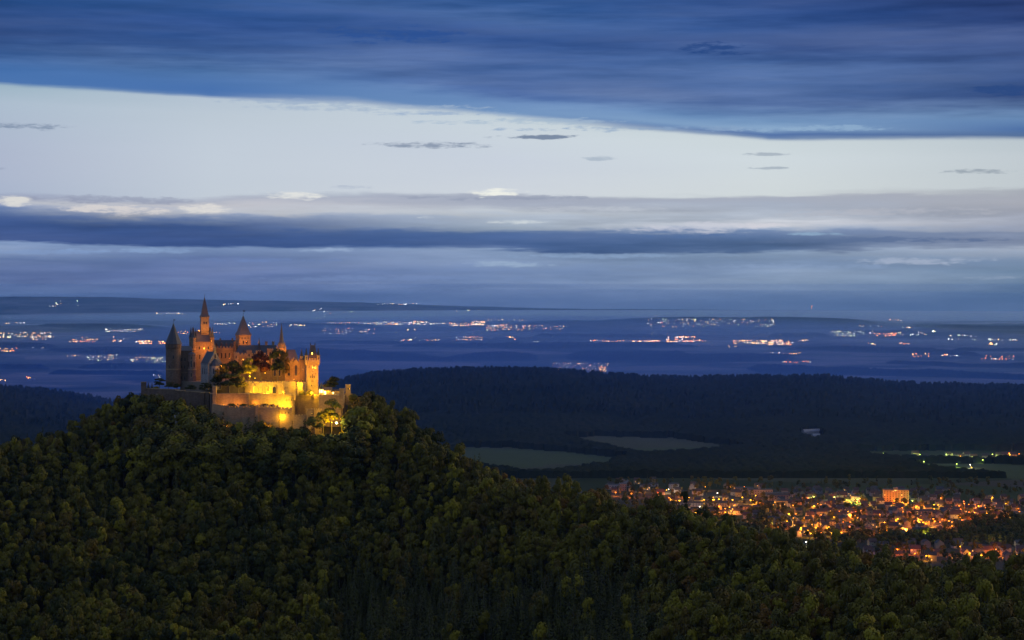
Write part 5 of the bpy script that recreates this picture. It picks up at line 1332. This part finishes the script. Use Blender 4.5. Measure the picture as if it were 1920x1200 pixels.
block('green_lit_house', 'gabled house flooded with green yellow light at the northern edge of town', 1596, 1612, 940, 10, 8, 'white', 'slate grey', -0.5, 2, 0.0)
block('yard_house', 'flat pale house lit yellow green beside the forest edge', 1440, 1464, 1004, 10, 5, 'white', None, 0.0, 1, 0.2)

# --- street of yellow light running diagonally down to the forest
asph = plain('asphalt', (0.055, 0.052, 0.05), 0.85, 0.2, 0.3)
def road(label, pts_, w_):
    P_ = [town_pt(px, py) for px, py in pts_]; vs = []; fs = []
    dense = []
    for (ax, ay, _), (bx, by, _) in zip(P_, P_[1:]):
        k_ = max(2, int(math.hypot(bx - ax, by - ay) / 12))
        dense += [(ax + (bx - ax) * t / k_, ay + (by - ay) * t / k_) for t in range(k_)]
    dense.append(P_[-1][:2])
    for i, (x, y) in enumerate(dense):
        a, b_ = dense[max(0, i - 1)], dense[min(len(dense) - 1, i + 1)]
        L_ = math.hypot(b_[0] - a[0], b_[1] - a[1]); nx, ny = -(b_[1] - a[1]) / L_ * w_ / 2, (b_[0] - a[0]) / L_ * w_ / 2
        for sg in (-1, 1): vs.append((x + sg * nx, y + sg * ny, gz(x, y) + 0.35))
    for i in range(len(dense) - 1): fs.append((2 * i, 2 * i + 1, 2 * i + 3, 2 * i + 2))
    o = MB().add(vs, fs).build('road', asph); tag(o, kind='structure')
    for x, y in dense: taken.append((x, y, 3.0))
    return dense
road('', [(1474, 960), (1490, 972), (1503, 984), (1520, 995), (1535, 1003)], 8)
road('', [(1236, 942), (1300, 938), (1380, 937), (1420, 938), (1440, 950)], 6)
road('', [(1360, 975), (1375, 952), (1382, 945)], 6)
road('', [(1500, 984), (1560, 984), (1650, 982), (1760, 986)], 6)
road('', [(1540, 999), (1620, 998), (1740, 992), (1850, 966)], 6)

# --- detached houses in loose rows
regions = [((1450, 1795), (922, 1006), 195), ((1238, 1450), (912, 985), 28), ((1790, 1925), (938, 972), 26), ((1132, 1240), (906, 924), 9), ((1745, 1925), (1024, 1056), 26), ((1600, 1745), (1020, 1046), 12)]
for (a, b_), (c, d), cnt in regions:
    made = tries = 0
    while made < cnt and tries < 6000:
        tries += 1
        Y0, Y1 = ground_at((a + b_) / 2, d), ground_at((a + b_) / 2, c)
        y = hr.uniform(Y0, Y1); y = Y0 + round((y - Y0) / 19.0) * 19.0 + hr.uniform(-3, 3)
        px = hr.uniform(a, b_); x = PX(px, y)
        py = HY + (EYE - gz(x, y)) / y * F
        if a < 1500 and d < 990 and a > 1400 and px < 1474 + (py - 960) * 1.45 and py > 958: continue
        if not free(x, y, 6.2): continue
        taken.append((x, y, 6.2))
        k = hr.choice((0, 0, 1, 1, 2, 3)); wc = hr.choice(('white', 'white', 'cream', 'cream', 'ochre', 'pink', 'grey')); rc = hr.choice(('dark red', 'dark red', 'brown', 'brown', 'slate grey'))
        rz = hr.choice((0, 0, 0, PI / 2)) + hr.uniform(-0.25, 0.25)
        house(px, py, k, wc, rc, rz, hr.random() < 0.16, x, y); made += 1

# --- street lamps with their own light
LC = {'orange': (1.0, 0.25, 0.015), 'red': (1.0, 0.16, 0.03), 'yellow': (1.0, 0.42, 0.02), 'white': (1.0, 0.86, 0.60), 'green': (0.75, 1.0, 0.16)}
LGLOW = {k: glow('street_light_' + k, c, 6.0) for k, c in LC.items()}
pole_me = MB().rings(0, 0, [(0.13, -0.5), (0.08, 7.3)], 6).box(-0.06, 0.06, -1.3, 0.05, 7.2, 7.32).mesh('pole', M_iron)
HEAD = {}
def lamp(px, py, col, k=1.0, size=0.75, light=True):
    x, y, z = town_pt(px, py, 7.0)
    rt = empty('street_lamp', (x, y, z), hr.uniform(-0.6, 0.6))
    kind = 'glaring' if k >= 1.6 else 'bright' if k >= 0.9 else 'faint'
    tag(rt, f"{kind} {col} street lamp glowing near {near(px, py)}", 'street lamp', 'street lamps of the valley town')
    link_mesh('pole', pole_me, rt)
    key = (col, round(size, 2))
    if key not in HEAD: HEAD[key] = MB().rings(0, -1.3, [(size * 0.35, 7.18), (size * 0.85, 7.0), (size, 6.75), (size * 0.75, 6.3), (0, 6.1)], 10).mesh('lamp_head', LGLOW[col])
    hd = link_mesh('lamp_head', HEAD[key], rt)
    if light:
        ld = bpy.data.lights.new('lamp_light', 'POINT'); ld.energy = 26000 * k; ld.color = LC[col]; ld.shadow_soft_size = 0.4
        lo = bpy.data.objects.new('lamp_light', ld); COL.objects.link(lo); lo.parent = rt; lo.location = (0, -1.3, 5.6)
    return rt
def crop(cx_, cy_, x0, y0, sc=0.1146): return x0 + cx_ * sc, y0 + cy_ * sc
LAMPS = []
for a in [(555, 305, 'orange', 1.6), (730, 225, 'yellow', .7), (985, 290, 'red', 1.1), (1040, 250, 'orange', .6), (1160, 238, 'white', .6), (1300, 220, 'white', .4), (1345, 420, 'yellow', 1.8), (1500, 375, 'yellow', 1), (1590, 400, 'yellow', 1.3), (1750, 410, 'yellow', .8), (1900, 410, 'yellow', 1.2), (1020, 455, 'orange', .7), (1170, 590, 'orange', 1.1), (1680, 520, 'white', .5), (1600, 620, 'yellow', 1.2), (1775, 685, 'orange', 1), (300, 285, 'orange', .8), (1360, 300, 'orange', 1), (1430, 320, 'orange', .7), (1350, 620, 'red', .6)]: LAMPS.append((*crop(a[0], a[1], 1120, 890), *a[2:]))
for a in [(165, 405, 'yellow', 1.3), (240, 400, 'yellow', 1.2), (470, 410, 'yellow', .9), (215, 295, 'white', .7), (620, 370, 'yellow', .8), (755, 412, 'yellow', 1.1), (815, 420, 'yellow', 1.1), (970, 475, 'orange', 1), (1125, 490, 'yellow', 1.6), (1085, 525, 'orange', 1), (480, 560, 'yellow', 1.8), (490, 498, 'orange', 1), (375, 675, 'orange', 1.7), (350, 715, 'yellow', 1.2), (440, 590, 'orange', 1), (1220, 795, 'white', 1.6), (1220, 855, 'orange', 2), (1045, 770, 'yellow', .7), (1390, 640, 'yellow', 1.4), (1470, 705, 'yellow', 1.8), (1540, 780, 'yellow', 1.9), (1620, 850, 'yellow', 1.8), (1690, 905, 'yellow', 1.4), (1850, 475, 'orange', 1.8), (1795, 510, 'yellow', .8), (1910, 490, 'orange', .8), (1770, 855, 'yellow', .6), (1265, 580, 'red', .4), (350, 610, 'yellow', 1.0), (250, 520, 'orange', .7)]: LAMPS.append((*crop(a[0], a[1], 1320, 890), *a[2:]))
for a in [(455, 200, 'red', 1.6), (605, 210, 'orange', 1.3), (675, 205, 'red', 1.7), (940, 230, 'green', 3.0), (560, 190, 'green', .8), (230, 185, 'green', .8), (275, 300, 'orange', 1.3), (345, 320, 'orange', .8), (230, 335, 'yellow', .6), (350, 480, 'orange', 1.8), (495, 445, 'yellow', .8), (545, 515, 'yellow', .7), (825, 475, 'orange', 2.4), (790, 430, 'yellow', .7), (1080, 280, 'yellow', .7), (1110, 320, 'yellow', .8), (1165, 345, 'yellow', .6), (450, 630, 'orange', 1.8), (390, 630, 'yellow', 1), (670, 770, 'orange', 2), (600, 765, 'yellow', .8), (1045, 755, 'orange', 2), (950, 750, 'yellow', .9), (1400, 735, 'orange', 2.2), (1310, 735, 'yellow', .8), (1750, 705, 'orange', 2.3), (1595, 545, 'yellow', .8), (1380, 605, 'yellow', .8), (170, 785, 'yellow', .8), (100, 925, 'white', 1.0), (630, 830, 'yellow', .5), (1845, 250, 'green', .9), (1900, 335, 'orange', 1.2), (1800, 440, 'orange', .8), (1820, 580, 'orange', .8), (825, 600, 'orange', .8), (255, 685, 'yellow', .6), (1250, 580, 'orange', .7), (1540, 250, 'orange', 1.6), (1690, 262, 'orange', 1.6)]: LAMPS.append((*crop(a[0], a[1], 1500, 910), *a[2:]))
for a in [(165, 340, 'orange', 1.3), (205, 365, 'orange', .7), (280, 395, 'yellow', .7), (440, 312, 'yellow', 1), (510, 320, 'yellow', .7), (720, 340, 'yellow', .9), (850, 330, 'orange', .6), (1070, 325, 'orange', 1.1), (1165, 335, 'yellow', .7), (1280, 365, 'orange', 2), (1305, 455, 'yellow', 1.8), (1260, 500, 'orange', 1.3), (1345, 460, 'orange', 1.6), (1110, 530, 'orange', 1.3), (1050, 545, 'red', .8), (910, 565, 'red', 1.4), (685, 580, 'orange', 1.6), (740, 600, 'orange', .7), (455, 585, 'orange', 1.5), (435, 545, 'orange', 1), (215, 560, 'orange', 2), (165, 585, 'orange', 1.3), (265, 605, 'yellow', 1.5), (255, 650, 'yellow', 1.6), (355, 705, 'orange', 2), (320, 790, 'green', 1.2), (385, 800, 'green', .8), (840, 490, 'yellow', .7), (1835, 380, 'orange', .8), (1840, 430, 'orange', .6), (70, 440, 'orange', .8), (550, 600, 'red', .6)]: LAMPS.append((*crop(a[0], a[1], 1700, 910), *a[2:]))
for a in [(1200, 385, 'yellow', 1.2), (1300, 460, 'yellow', .6), (1440, 488, 'yellow', 1.4), (1455, 450, 'orange', .7), (1555, 450, 'orange', 1.5), (1825, 475, 'yellow', .6), (815, 490, 'yellow', .6), (685, 465, 'orange', .6), (655, 425, 'red', .7), (490, 412, 'red', .4), (930, 428, 'red', .6), (1215, 485, 'orange', .7), (1640, 350, 'white', .4), (1400, 352, 'white', .4)]: LAMPS.append((*crop(a[0], a[1], 1600, 960, 0.1667), *a[2:]))
for px, py, col, k in LAMPS: lamp(px, py, col, k, 0.65 + 0.55 * min(k, 2.0))
lr = random.Random(5)
for _ in range(70):
    px = lr.uniform(1440, 1900); py = lr.uniform(930, 1000)
    if px > 1800 and py > 972: py -= 30
    lamp(px, py, lr.choice(('orange', 'orange', 'orange', 'yellow', 'red')), lr.uniform(0.3, 0.6))
for _ in range(16): lamp(lr.uniform(1180, 1440), lr.uniform(912, 955), lr.choice(('orange', 'yellow', 'orange')), lr.uniform(0.3, 0.6))
for _ in range(12): lamp(lr.uniform(1660, 1915), lr.uniform(1028, 1052), lr.choice(('orange', 'orange', 'red')), lr.uniform(0.3, 0.6))
# hamlet on the slope at the right, seen as small greenish lamps and a few roofs
MARKS.append((1760, 858, 'the dark ridge hamlet')); MARKS.append((1885, 850, 'the brightest hamlet lights')); MARKS.append((1635, 851, 'the lonely hamlet lights'))
for px, py, col, k in [(1615, 852, 'green', .5), (1633, 850.5, 'white', .9), (1657, 850, 'green', .7), (1710, 852, 'green', .4), (1725, 852, 'green', .4), (1732, 865, 'green', .4), (1738, 851, 'green', .3), (1774, 851.5, 'green', .7), (1766, 861, 'yellow', .7), (1788, 856.5, 'green', 1), (1794, 869.5, 'green', .5), (1808, 856, 'green', .8), (1819, 871, 'white', .6), (1822, 876, 'yellow', .7), (1823, 857, 'green', .5), (1833, 858, 'white', .3), (1860, 851.5, 'green', .7), (1868, 850.5, 'green', .7), (1880, 850.5, 'yellow', 1.6), (1886, 849.5, 'yellow', 2), (1892, 850, 'orange', 1.5), (1911, 855, 'orange', 1), (1910, 851, 'orange', .6), (1800, 855, 'yellow', .4), (1842, 862, 'green', .3), (1705, 867, 'green', .3)]:
    lamp(px, py, col, k, 0.8 + 0.4 * min(k, 1.5))
for px in (1716, 1735, 1778, 1790, 1802, 1812, 1826, 1848, 1872, 1884, 1900):
    house(px, 856 + hr.uniform(-3, 8), hr.choice((1, 2, 3)), hr.choice(('white', 'cream', 'grey')), hr.choice(('brown', 'dark red')), hr.uniform(-0.3, 0.3), False)
# pale buildings alone in the dark slope
s = town_pt(1524, 813)
rt = empty('farmstead', s, 0.5); tag(rt, 'pale lonely farmstead with long roof high on the dark wooded slope', 'farm')
MB().box(-26, 26, -5, 5, -3, 4).build('wall', PLASTER['white'], rt); MB().gable(-27, 27, -6, 6, 4.02, 9, 'x', 1).build('roof', PLASTER['grey'], rt)
MB().box(14, 22, -16, -5.01, -3, 7).gable(13.5, 22.5, -16.5, -5.01, 7.02, 12, 'y').build('wing', PLASTER['white'], rt)
s = town_pt(1530, 820)
rt = empty('barn', s, 0.2); tag(rt, 'pale low barn below the lonely farmstead on the dark slope', 'barn')
MB().box(-8, 8, -6, 6, -3, 4).build('wall', PLASTER['white'], rt); MB().gable(-9, 9, -7, 7, 4.02, 8, 'x', 0.5).build('roof', PLASTER['grey'], rt)

# --- town greenery and wooded belts between the houses (masses)
tp = []
for (a, b_), (c, d), cnt in [((1130, 1925), (905, 1008), 820), ((1400, 1480), (958, 1000), 90), ((1560, 1925), (1004, 1024), 420), ((1640, 1925), (1022, 1075), 160), ((1800, 1925), (975, 1010), 220), ((1130, 1560), (985, 1060), 120)]:
    for _ in range(cnt):
        px = hr.uniform(a, b_); py = hr.uniform(c, d)
        y = EYE * F / (py - HY) * (350 / 430.0); x = PX(px, y)
        if free(x, y, 2.2): tp.append((x, y, gz(x, y)))
tp = np.array(tp); nT = len(tp)
dk = [idx_of[nm] for nm in names if any(t in first[nm][0].data.materials[0].name for t in ('dark', 'olive', 'brown'))]
o = mass('town_trees', 'dark garden and street trees between the houses of the valley town', tp, nr.uniform(0.5, 0.95, nT), nr.uniform(0, 6.28, nT), np.array([dk[int(k)] for k in nr.integers(0, len(dk), nT)], np.int32), protos)

# ================================================================ lights of the far settlements (each reads as one sprinkle of lights)
FARM = [glow('far_white_light', (0.90, 0.92, 0.90), 16.0), glow('far_warm_light', (1.0, 0.52, 0.14), 22.0), glow('far_orange_light', (1.0, 0.26, 0.04), 22.0), glow('far_green_light', (0.80, 1.0, 0.55), 20.0)]
far_wall = plain('far_house_wall', (0.22, 0.20, 0.20), 0.9)
fr = random.Random(21)
def settlement(label, x0, x1, y0, y1, n_, mixw, size=1.0, houses=0):
    m = MB(); mi = []
    for k in range(int(n_ * 1.15)):
        px = fr.uniform(x0, x1); t = (px - x0) / max(1, x1 - x0); rows_ = max(1, int((y1 - y0) / 3.2)); py = y0 + (y1 - y0) * (fr.randrange(rows_) + 0.5 + fr.gauss(0, 0.13)) / rows_ + 0.6 * math.sin(px / 9)
        Y = min(ground_at(px, py), 29500); X = PX(px, Y); z = gz(X, Y) + (11 if Y < 15000 else 24)
        r_ = 0.36 * size * fr.choice((0.6, 0.8, 1.0, 1.0, 1.5)) * Y / F
        n0 = len(m.f); m.rings(X, Y, [(0, z - r_), (r_ * 0.8, z - r_ * 0.5), (r_, z), (r_ * 0.8, z + r_ * 0.5), (0, z + r_)], 6)
        c_ = fr.choices(range(4), mixw)[0]; mi += [c_] * (len(m.f) - n0)
    for k in range(houses):
        px = fr.uniform(x0, x1); py = fr.uniform(y0, y1); Y = ground_at(px, py); X = PX(px, Y); z = gz(X, Y)
        n0 = len(m.f); w_ = fr.uniform(5, 9); m.box(X - w_, X + w_, Y - 5, Y + 5, z - 2, z + 6).gable(X - w_ - .5, X + w_ + .5, Y - 6, Y + 6, z + 6.02, z + 11, 'x'); mi += [4] * (len(m.f) - n0)
    o = m.build('settlement_lights', FARM + [far_wall]); o.data.polygons.foreach_set('material_index', mi)
    tag(o, label, 'town lights', 'lit settlements on the plain', 'stuff')
W_, M_, O_, G_, A_m = (5, 3, 0.3, 1), (2, 6, 1, 0.6), (0.4, 4, 4, 0), (3, 3, 0.3, 4), (3, 5, 2, 1.5)
for a in [
 ('long white and warm row of town lights at the left edge', 0, 96, 628, 639, 62, M_, 1, 0), ('short warm row of lights below the left town row', 58, 101, 636, 641, 16, M_, 1, 0),
 ('warm row of lights in the middle of the left plain', 128, 187, 637, 645, 34, (1, 4, 3, 0), 1.1, 0), ('curved chain of small white lights left of the castle', 195, 270, 621, 628, 44, (5, 3, 0, 1), 0.8, 0),
 ('few warm lights left of the bright orange group', 200, 232, 636, 644, 13, A_m, 1, 0), ('bright orange light group left of the round tower', 255, 285, 641, 649, 30, O_, 1.4, 0), ('orange lights just left of the round tower', 295, 313, 641, 648, 14, O_, 1.2, 0),
 ('orange and red lights at the left edge below the town row', 0, 32, 654, 663, 18, O_, 1.1, 0), ('dim pale village left of the thin wood', 42, 82, 651, 656, 10, W_, 0.6, 4), ('three coloured lights on the left plain', 124, 148, 669, 672, 5, O_, 1.1, 0),
 ('scattered village lights on the left plain', 160, 222, 668, 680, 30, G_, 0.8, 12), ('village lights just left of the round tower', 236, 311, 673, 683, 36, G_, 0.9, 14), ('single red and orange farm lights low on the left', 48, 64, 711, 715, 6, (0, 1, 5, 0), 1.2, 3),
 ('pale lights at the very left low on the plain', 0, 13, 715, 719, 4, M_, 0.9, 2), ('few faint lights on the far ridge at the left', 78, 158, 567, 580, 12, W_, 0.8, 0), ('two rows of pale lights right above the round tower', 292, 345, 589, 594, 24, W_, 0.8, 0),
 ('pale lights on the far ridge right of the needle spire', 414, 448, 572, 576, 11, W_, 0.8, 0), ('few white lights at the left above the town row', 8, 53, 608, 612, 8, W_, 1, 0), ('tiny violet lights below the round tower', 288, 303, 706, 713, 8, W_, 0.7, 3),
 ('chain of white lights behind the great tower', 402, 442, 609, 614, 16, W_, 1, 0), ('warm lights between round tower and great tower', 334, 354, 625, 632, 10, (0, 4, 3, 0), 1, 0), ('red light strip right of the great tower', 395, 412, 627, 630, 6, O_, 1, 0),
 ('light group right of the tent roofed tower', 466, 522, 607, 619, 26, A_m, 1, 0), ('short row of lights right of the needle fleche', 540, 573, 612, 617, 16, M_, 1, 0), ('white lights above the gate tower', 585, 622, 580, 603, 20, W_, 0.9, 0),
 ('white dotted start of the long bright town', 612, 702, 608, 612, 26, W_, 0.9, 0), ('long dense bright town in the middle of the far plain', 700, 806, 606.5, 614, 95, (5, 5, 2, 1), 1.15, 0), ('bluish end of the long bright town', 806, 836, 609, 613, 22, (5, 1, 0, 0), 0.9, 0),
 ('white lights on the far ridge above the long bright town', 706, 781, 571.5, 575.5, 20, W_, 0.9, 0), ('few pale lights on the far mist', 645, 662, 588, 591, 4, W_, 0.8, 0), ('white lights in the mist right of the long town', 855, 901, 584, 588, 11, W_, 0.9, 0),
 ('warm town lights right of the long bright town', 843, 886, 609, 616, 40, (2, 5, 3, 0), 1.1, 0), ('very bright white and orange factory lights in the centre', 886, 912, 606, 615, 46, (3, 6, 2, 0), 1.5, 0),
 ('scattered town lights in the centre of the plain', 912, 985, 613, 625, 70, A_m, 1, 0), ('small white lights above the central town', 908, 982, 601, 605, 14, W_, 0.9, 0), ('dotted lights right of the central town', 990, 1062, 615, 623, 30, (4, 3, 2, 2), 0.9, 0),
 ('lights and factory strip right of the gate tower', 606, 706, 620, 632, 48, (5, 2, 3, 0), 0.9, 0), ('single bright white light below the long town', 761, 779, 622, 625, 5, M_, 1.4, 0), ('mixed lights of the tree belt village', 740, 826, 637, 643, 26, (4, 3, 2, 3), 1, 4),
 ('low orange and white village in the tree belt', 855, 906, 636, 642, 38, (3, 4, 3, 0), 0.8, 6), ('glowing orange light right of the tree belt village', 950, 969, 636, 640, 9, O_, 1.4, 0), ('few green white lights before the middle belt', 998, 1012, 642, 646, 6, G_, 0.9, 0),
 ('warm village on the far ridge right of centre', 1196, 1241, 590, 598, 46, (3, 4, 2, 0), 0.7, 0), ('wide sparkling white and green town right of centre', 1214, 1452, 602, 618, 120, (5, 4, 1, 3), 0.95, 0), ('tiny warm lights in the mist above the sparkling town', 1318, 1346, 588.5, 592.5, 12, M_, 0.6, 0),
 ('dotted orange road lights left of the bright orange works', 1104, 1190, 640, 644, 34, (1, 3, 5, 0), 0.9, 0), ('dense orange lights left of the bright orange works', 1186, 1236, 640, 644.5, 60, (1, 4, 5, 0), 1, 0), ('bright orange works in the middle right plain', 1247, 1304, 636, 645, 60, (2, 4, 5, 0), 1.4, 0),
 ('few orange lights right of the bright works', 1304, 1328, 638, 644, 7, O_, 1, 0), ('long bright yellow lit works at the right', 1374, 1482, 640, 648, 85, (2, 8, 2, 0), 1.25, 0), ('orange dots below the yellow works', 1360, 1380, 650, 655, 5, O_, 1.1, 0), ('red and white dots above the tapering wood', 1430, 1476, 663, 668, 8, (3, 1, 3, 0), 0.8, 3),
 ('village of tiny white and orange lights behind the long ridge', 1036, 1142, 684, 701, 90, (5, 3, 3, 0), 0.6, 60), ('hook of bright orange street lights in the ridge village', 1122, 1136, 691, 703, 26, (0, 4, 5, 0), 0.9, 0),
 ('bright warm end of the yellow works', 1440, 1486, 642, 651, 34, (2, 5, 3, 0), 1.2, 0), ('small village right of the yellow works', 1497, 1516, 639, 644, 12, M_, 0.9, 0), ('green and yellow village lights on the right plain', 1558, 1602, 626, 636, 36, G_, 0.9, 0),
 ('white lights in the middle of the right plain', 1600, 1642, 625, 632, 18, W_, 0.9, 0), ('red orange strip light on the right plain', 1644, 1682, 629, 636, 28, (1, 2, 6, 0), 1.2, 0), ('pale lights right of the red strip', 1684, 1738, 627, 635, 16, W_, 0.9, 0),
 ('short row of white lights on the right slope', 1612, 1656, 614, 618, 8, W_, 0.9, 0), ('few white lights at the right above the red strip', 1690, 1711, 616, 620, 5, W_, 1, 0), ('yellow green lights at the right', 1748, 1754, 625, 628, 5, G_, 1.2, 0),
 ('scattered white lights at the right edge of the plain', 1778, 1832, 633, 641, 17, W_, 1, 0), ('row of white lights at the far right edge', 1848, 1925, 637, 643, 18, W_, 1, 0), ('white and orange light at the right edge before mist', 1853, 1870, 645, 651, 9, M_, 1.3, 0),
 ('small greenish lights above the long tapering wood', 1628, 1642, 646, 650, 8, G_, 0.9, 0), ('orange white lights above the long tapering wood', 1686, 1706, 645, 649, 10, O_, 0.9, 0), ('orange row above the tapering near wood', 1478, 1502, 664, 668, 18, O_, 0.8, 0), ('red orange lights on the edge of the tapering near wood', 1468, 1522, 679, 685, 16, (1, 1, 6, 0), 0.9, 3),
 ('two orange farms on the right plain', 1708, 1742, 665, 674, 12, (0, 3, 5, 0), 1, 3), ('orange farm right of the two orange farms', 1764, 1776, 667, 671, 9, (2, 2, 4, 0), 1, 2), ('white dots right of the orange farms', 1780, 1806, 669, 673, 5, W_, 0.9, 0), ('orange lit village at the right edge', 1835, 1902, 670, 679, 22, (2, 3, 4, 0), 1, 8),
 ('warm lights in the bright mist pocket', 1668, 1692, 602, 606, 10, (2, 3, 4, 0), 1.2, 0), ('faint white lights on the far right ridge', 1560, 1725, 588, 593, 7, W_, 0.8, 0)]:
    settlement(*a)
# mast with red lights on the far ridge
Xm, Ym = PX(1522, 27500), 27500.0; zm = gz(Xm, Ym)
rt = empty('radio_mast', (Xm, Ym, zm)); tag(rt, 'slim radio mast with red lights standing on the far ridge', 'mast')
MB().rings(0, 0, [(4, -5), (2.2, 60), (1.2, 95)], 6).build('mast', M_iron, rt)
for z_ in (55, 78, 95): MB().rings(0, -3, [(0, z_ - 3), (3, z_), (0, z_ + 3)], 6).build('warning_light', FARM[2], rt)
# ================================================================ labels that would repeat get their place in the row
def finish_labels():
    by = {}
    for o in COL.objects:
        if o.parent is None and 'label' in o and 'category' in o: by.setdefault(o['label'], []).append(o)
    ordn = ['first', 'second', 'third', 'fourth', 'fifth', 'sixth', 'seventh', 'eighth', 'ninth', 'tenth', 'eleventh', 'twelfth']
    for lab, obs in by.items():
        if len(obs) < 2: continue
        obs.sort(key=lambda o: o.location[0] / o.location[1])
        for i, o in enumerate(obs):
            if len(obs) == 2: w_ = ('left one', 'right one')[i]
            elif len(obs) == 3: w_ = ('leftmost', 'middle one', 'rightmost')[i]
            elif i < 12: w_ = ordn[i] + ' from left'
            elif len(obs) - 1 - i < 12: w_ = ordn[len(obs) - 1 - i] + ' from right'
            else: w_ = None
            if w_: o['label'] = lab + ', ' + w_
finish_labels()
# ================================================================ haze
hz = MB().box(-26000, 26000, -300, 31500, -12, EYE + 14)
mh = bpy.data.materials.new('haze'); mh.use_nodes = True
t_ = mh.node_tree; t_.nodes.clear()
ho = t_.nodes.new('ShaderNodeOutputMaterial'); hv = t_.nodes.new('ShaderNodeVolumePrincipled')
hv.inputs['Color'].default_value = (0.24, 0.50, 1.0, 1); hv.inputs['Density'].default_value = 0.000011; hv.inputs['Anisotropy'].default_value = 0.8
t_.links.new(hv.outputs[0], ho.inputs['Volume'])
haze = hz.build('haze', mh); tag(haze, 'thin blue evening haze over the plain', 'haze', None, 'stuff')
def mist_mat(name, col, d):
    m = bpy.data.materials.new(name); m.use_nodes = True; t = m.node_tree; t.nodes.clear()
    o = t.nodes.new('ShaderNodeOutputMaterial'); v = t.nodes.new('ShaderNodeVolumePrincipled')
    v.inputs['Color'].default_value = (*col, 1); v.inputs['Density'].default_value = d; v.inputs['Anisotropy'].default_value = 0.7
    t.links.new(v.outputs[0], o.inputs['Volume']); return m
def mist(label, px0, px1, Y0, Y1, h, d, col=(0.40, 0.66, 1.0)):
    yc = (Y0 + Y1) / 2; xc = ((px0 + px1) / 2 - CX) * yc / F; a = (px1 - px0) / 2 * yc / F; b_ = (Y1 - Y0) / 2
    m = MB(); m.rings(0, 0, [(math.cos(t) , math.sin(t)) for t in (0, 0.16, 0.35, 0.6, 0.9, 1.2)] + [(0, 1)], 40)
    m.v = [(x * a, y * b_, z * h - 3) for x, y, z in m.v]
    o = m.build('mist', mist_mat('mist', col, d)); o.location = (xc, yc, 0)
    tag(o, label, 'mist', 'mist banks on the plain', 'stuff'); return o
mist('thin mist lying over the whole far plain', -500, 2500, 8200, 30500, 95, 0.00017, (0.60, 0.80, 1.0))
mist('pale mist bank along the foot of the far ridge', -500, 2700, 22600, 27700, 105, 0.0034, (0.78, 0.92, 1.0))
mist('bright mist pocket at the right below the far ridge', 1500, 1790, 21500, 24500, 60, 0.0005, (0.8, 0.88, 1.0))
mist('flat pale mist strip at the right edge of the plain', 1780, 2150, 11300, 12700, 16, 0.0006, (0.75, 0.85, 1.0))
mist('pale mist pocket behind the pointed castle towers', 450, 640, 22000, 25500, 55, 0.0005, (0.75, 0.85, 1.0))
mist('faint blue evening mist in the valley before the dark ridge', -600, 2600, 3300, 9500, 335, 0.00014, (0.12, 0.32, 1.0))
mist('tall blue haze over the far half of the plain', -900, 3000, 12500, 30800, 400, 0.000055, (0.36, 0.62, 1.0))
mr = random.Random(4)
for k, (a, b_, Y_, dp, h_, d_) in enumerate([(-100, 330, 19500, 1700, 30, 5), (-200, 260, 15600, 900, 22, 5), (-100, 420, 11600, 700, 16, 4), (420, 900, 20600, 1500, 30, 5), (560, 1200, 16600, 1200, 24, 5), (880, 1400, 19200, 1500, 28, 2),
                                             (1000, 1500, 14300, 800, 18, 5), (1250, 1990, 17400, 1300, 26, 2), (1500, 2100, 14600, 900, 20, 5), (1300, 1800, 12600, 600, 14, 5), (600, 1000, 12900, 700, 14, 4), (1700, 2200, 20500, 1500, 30, 5), (60, 330, 9600, 500, 12, 4), (1150, 1950, 9700, 380, 10, 4)]):
    mist(['wide', 'narrow', 'long', 'thin', 'flat', 'soft', 'pale'][k % 7] + ' low mist strip ' + ['on the left plain', 'behind the castle', 'over the centre of the plain', 'on the right plain'][0 if b_ < 430 else 1 if a < 500 else 2 if a < 1200 else 3] + (' far off' if Y_ > 15000 else ' nearer by'), a, b_, Y_ - dp, Y_ + dp, h_, d_ * 1e-4, (0.88, 0.95, 1.0))
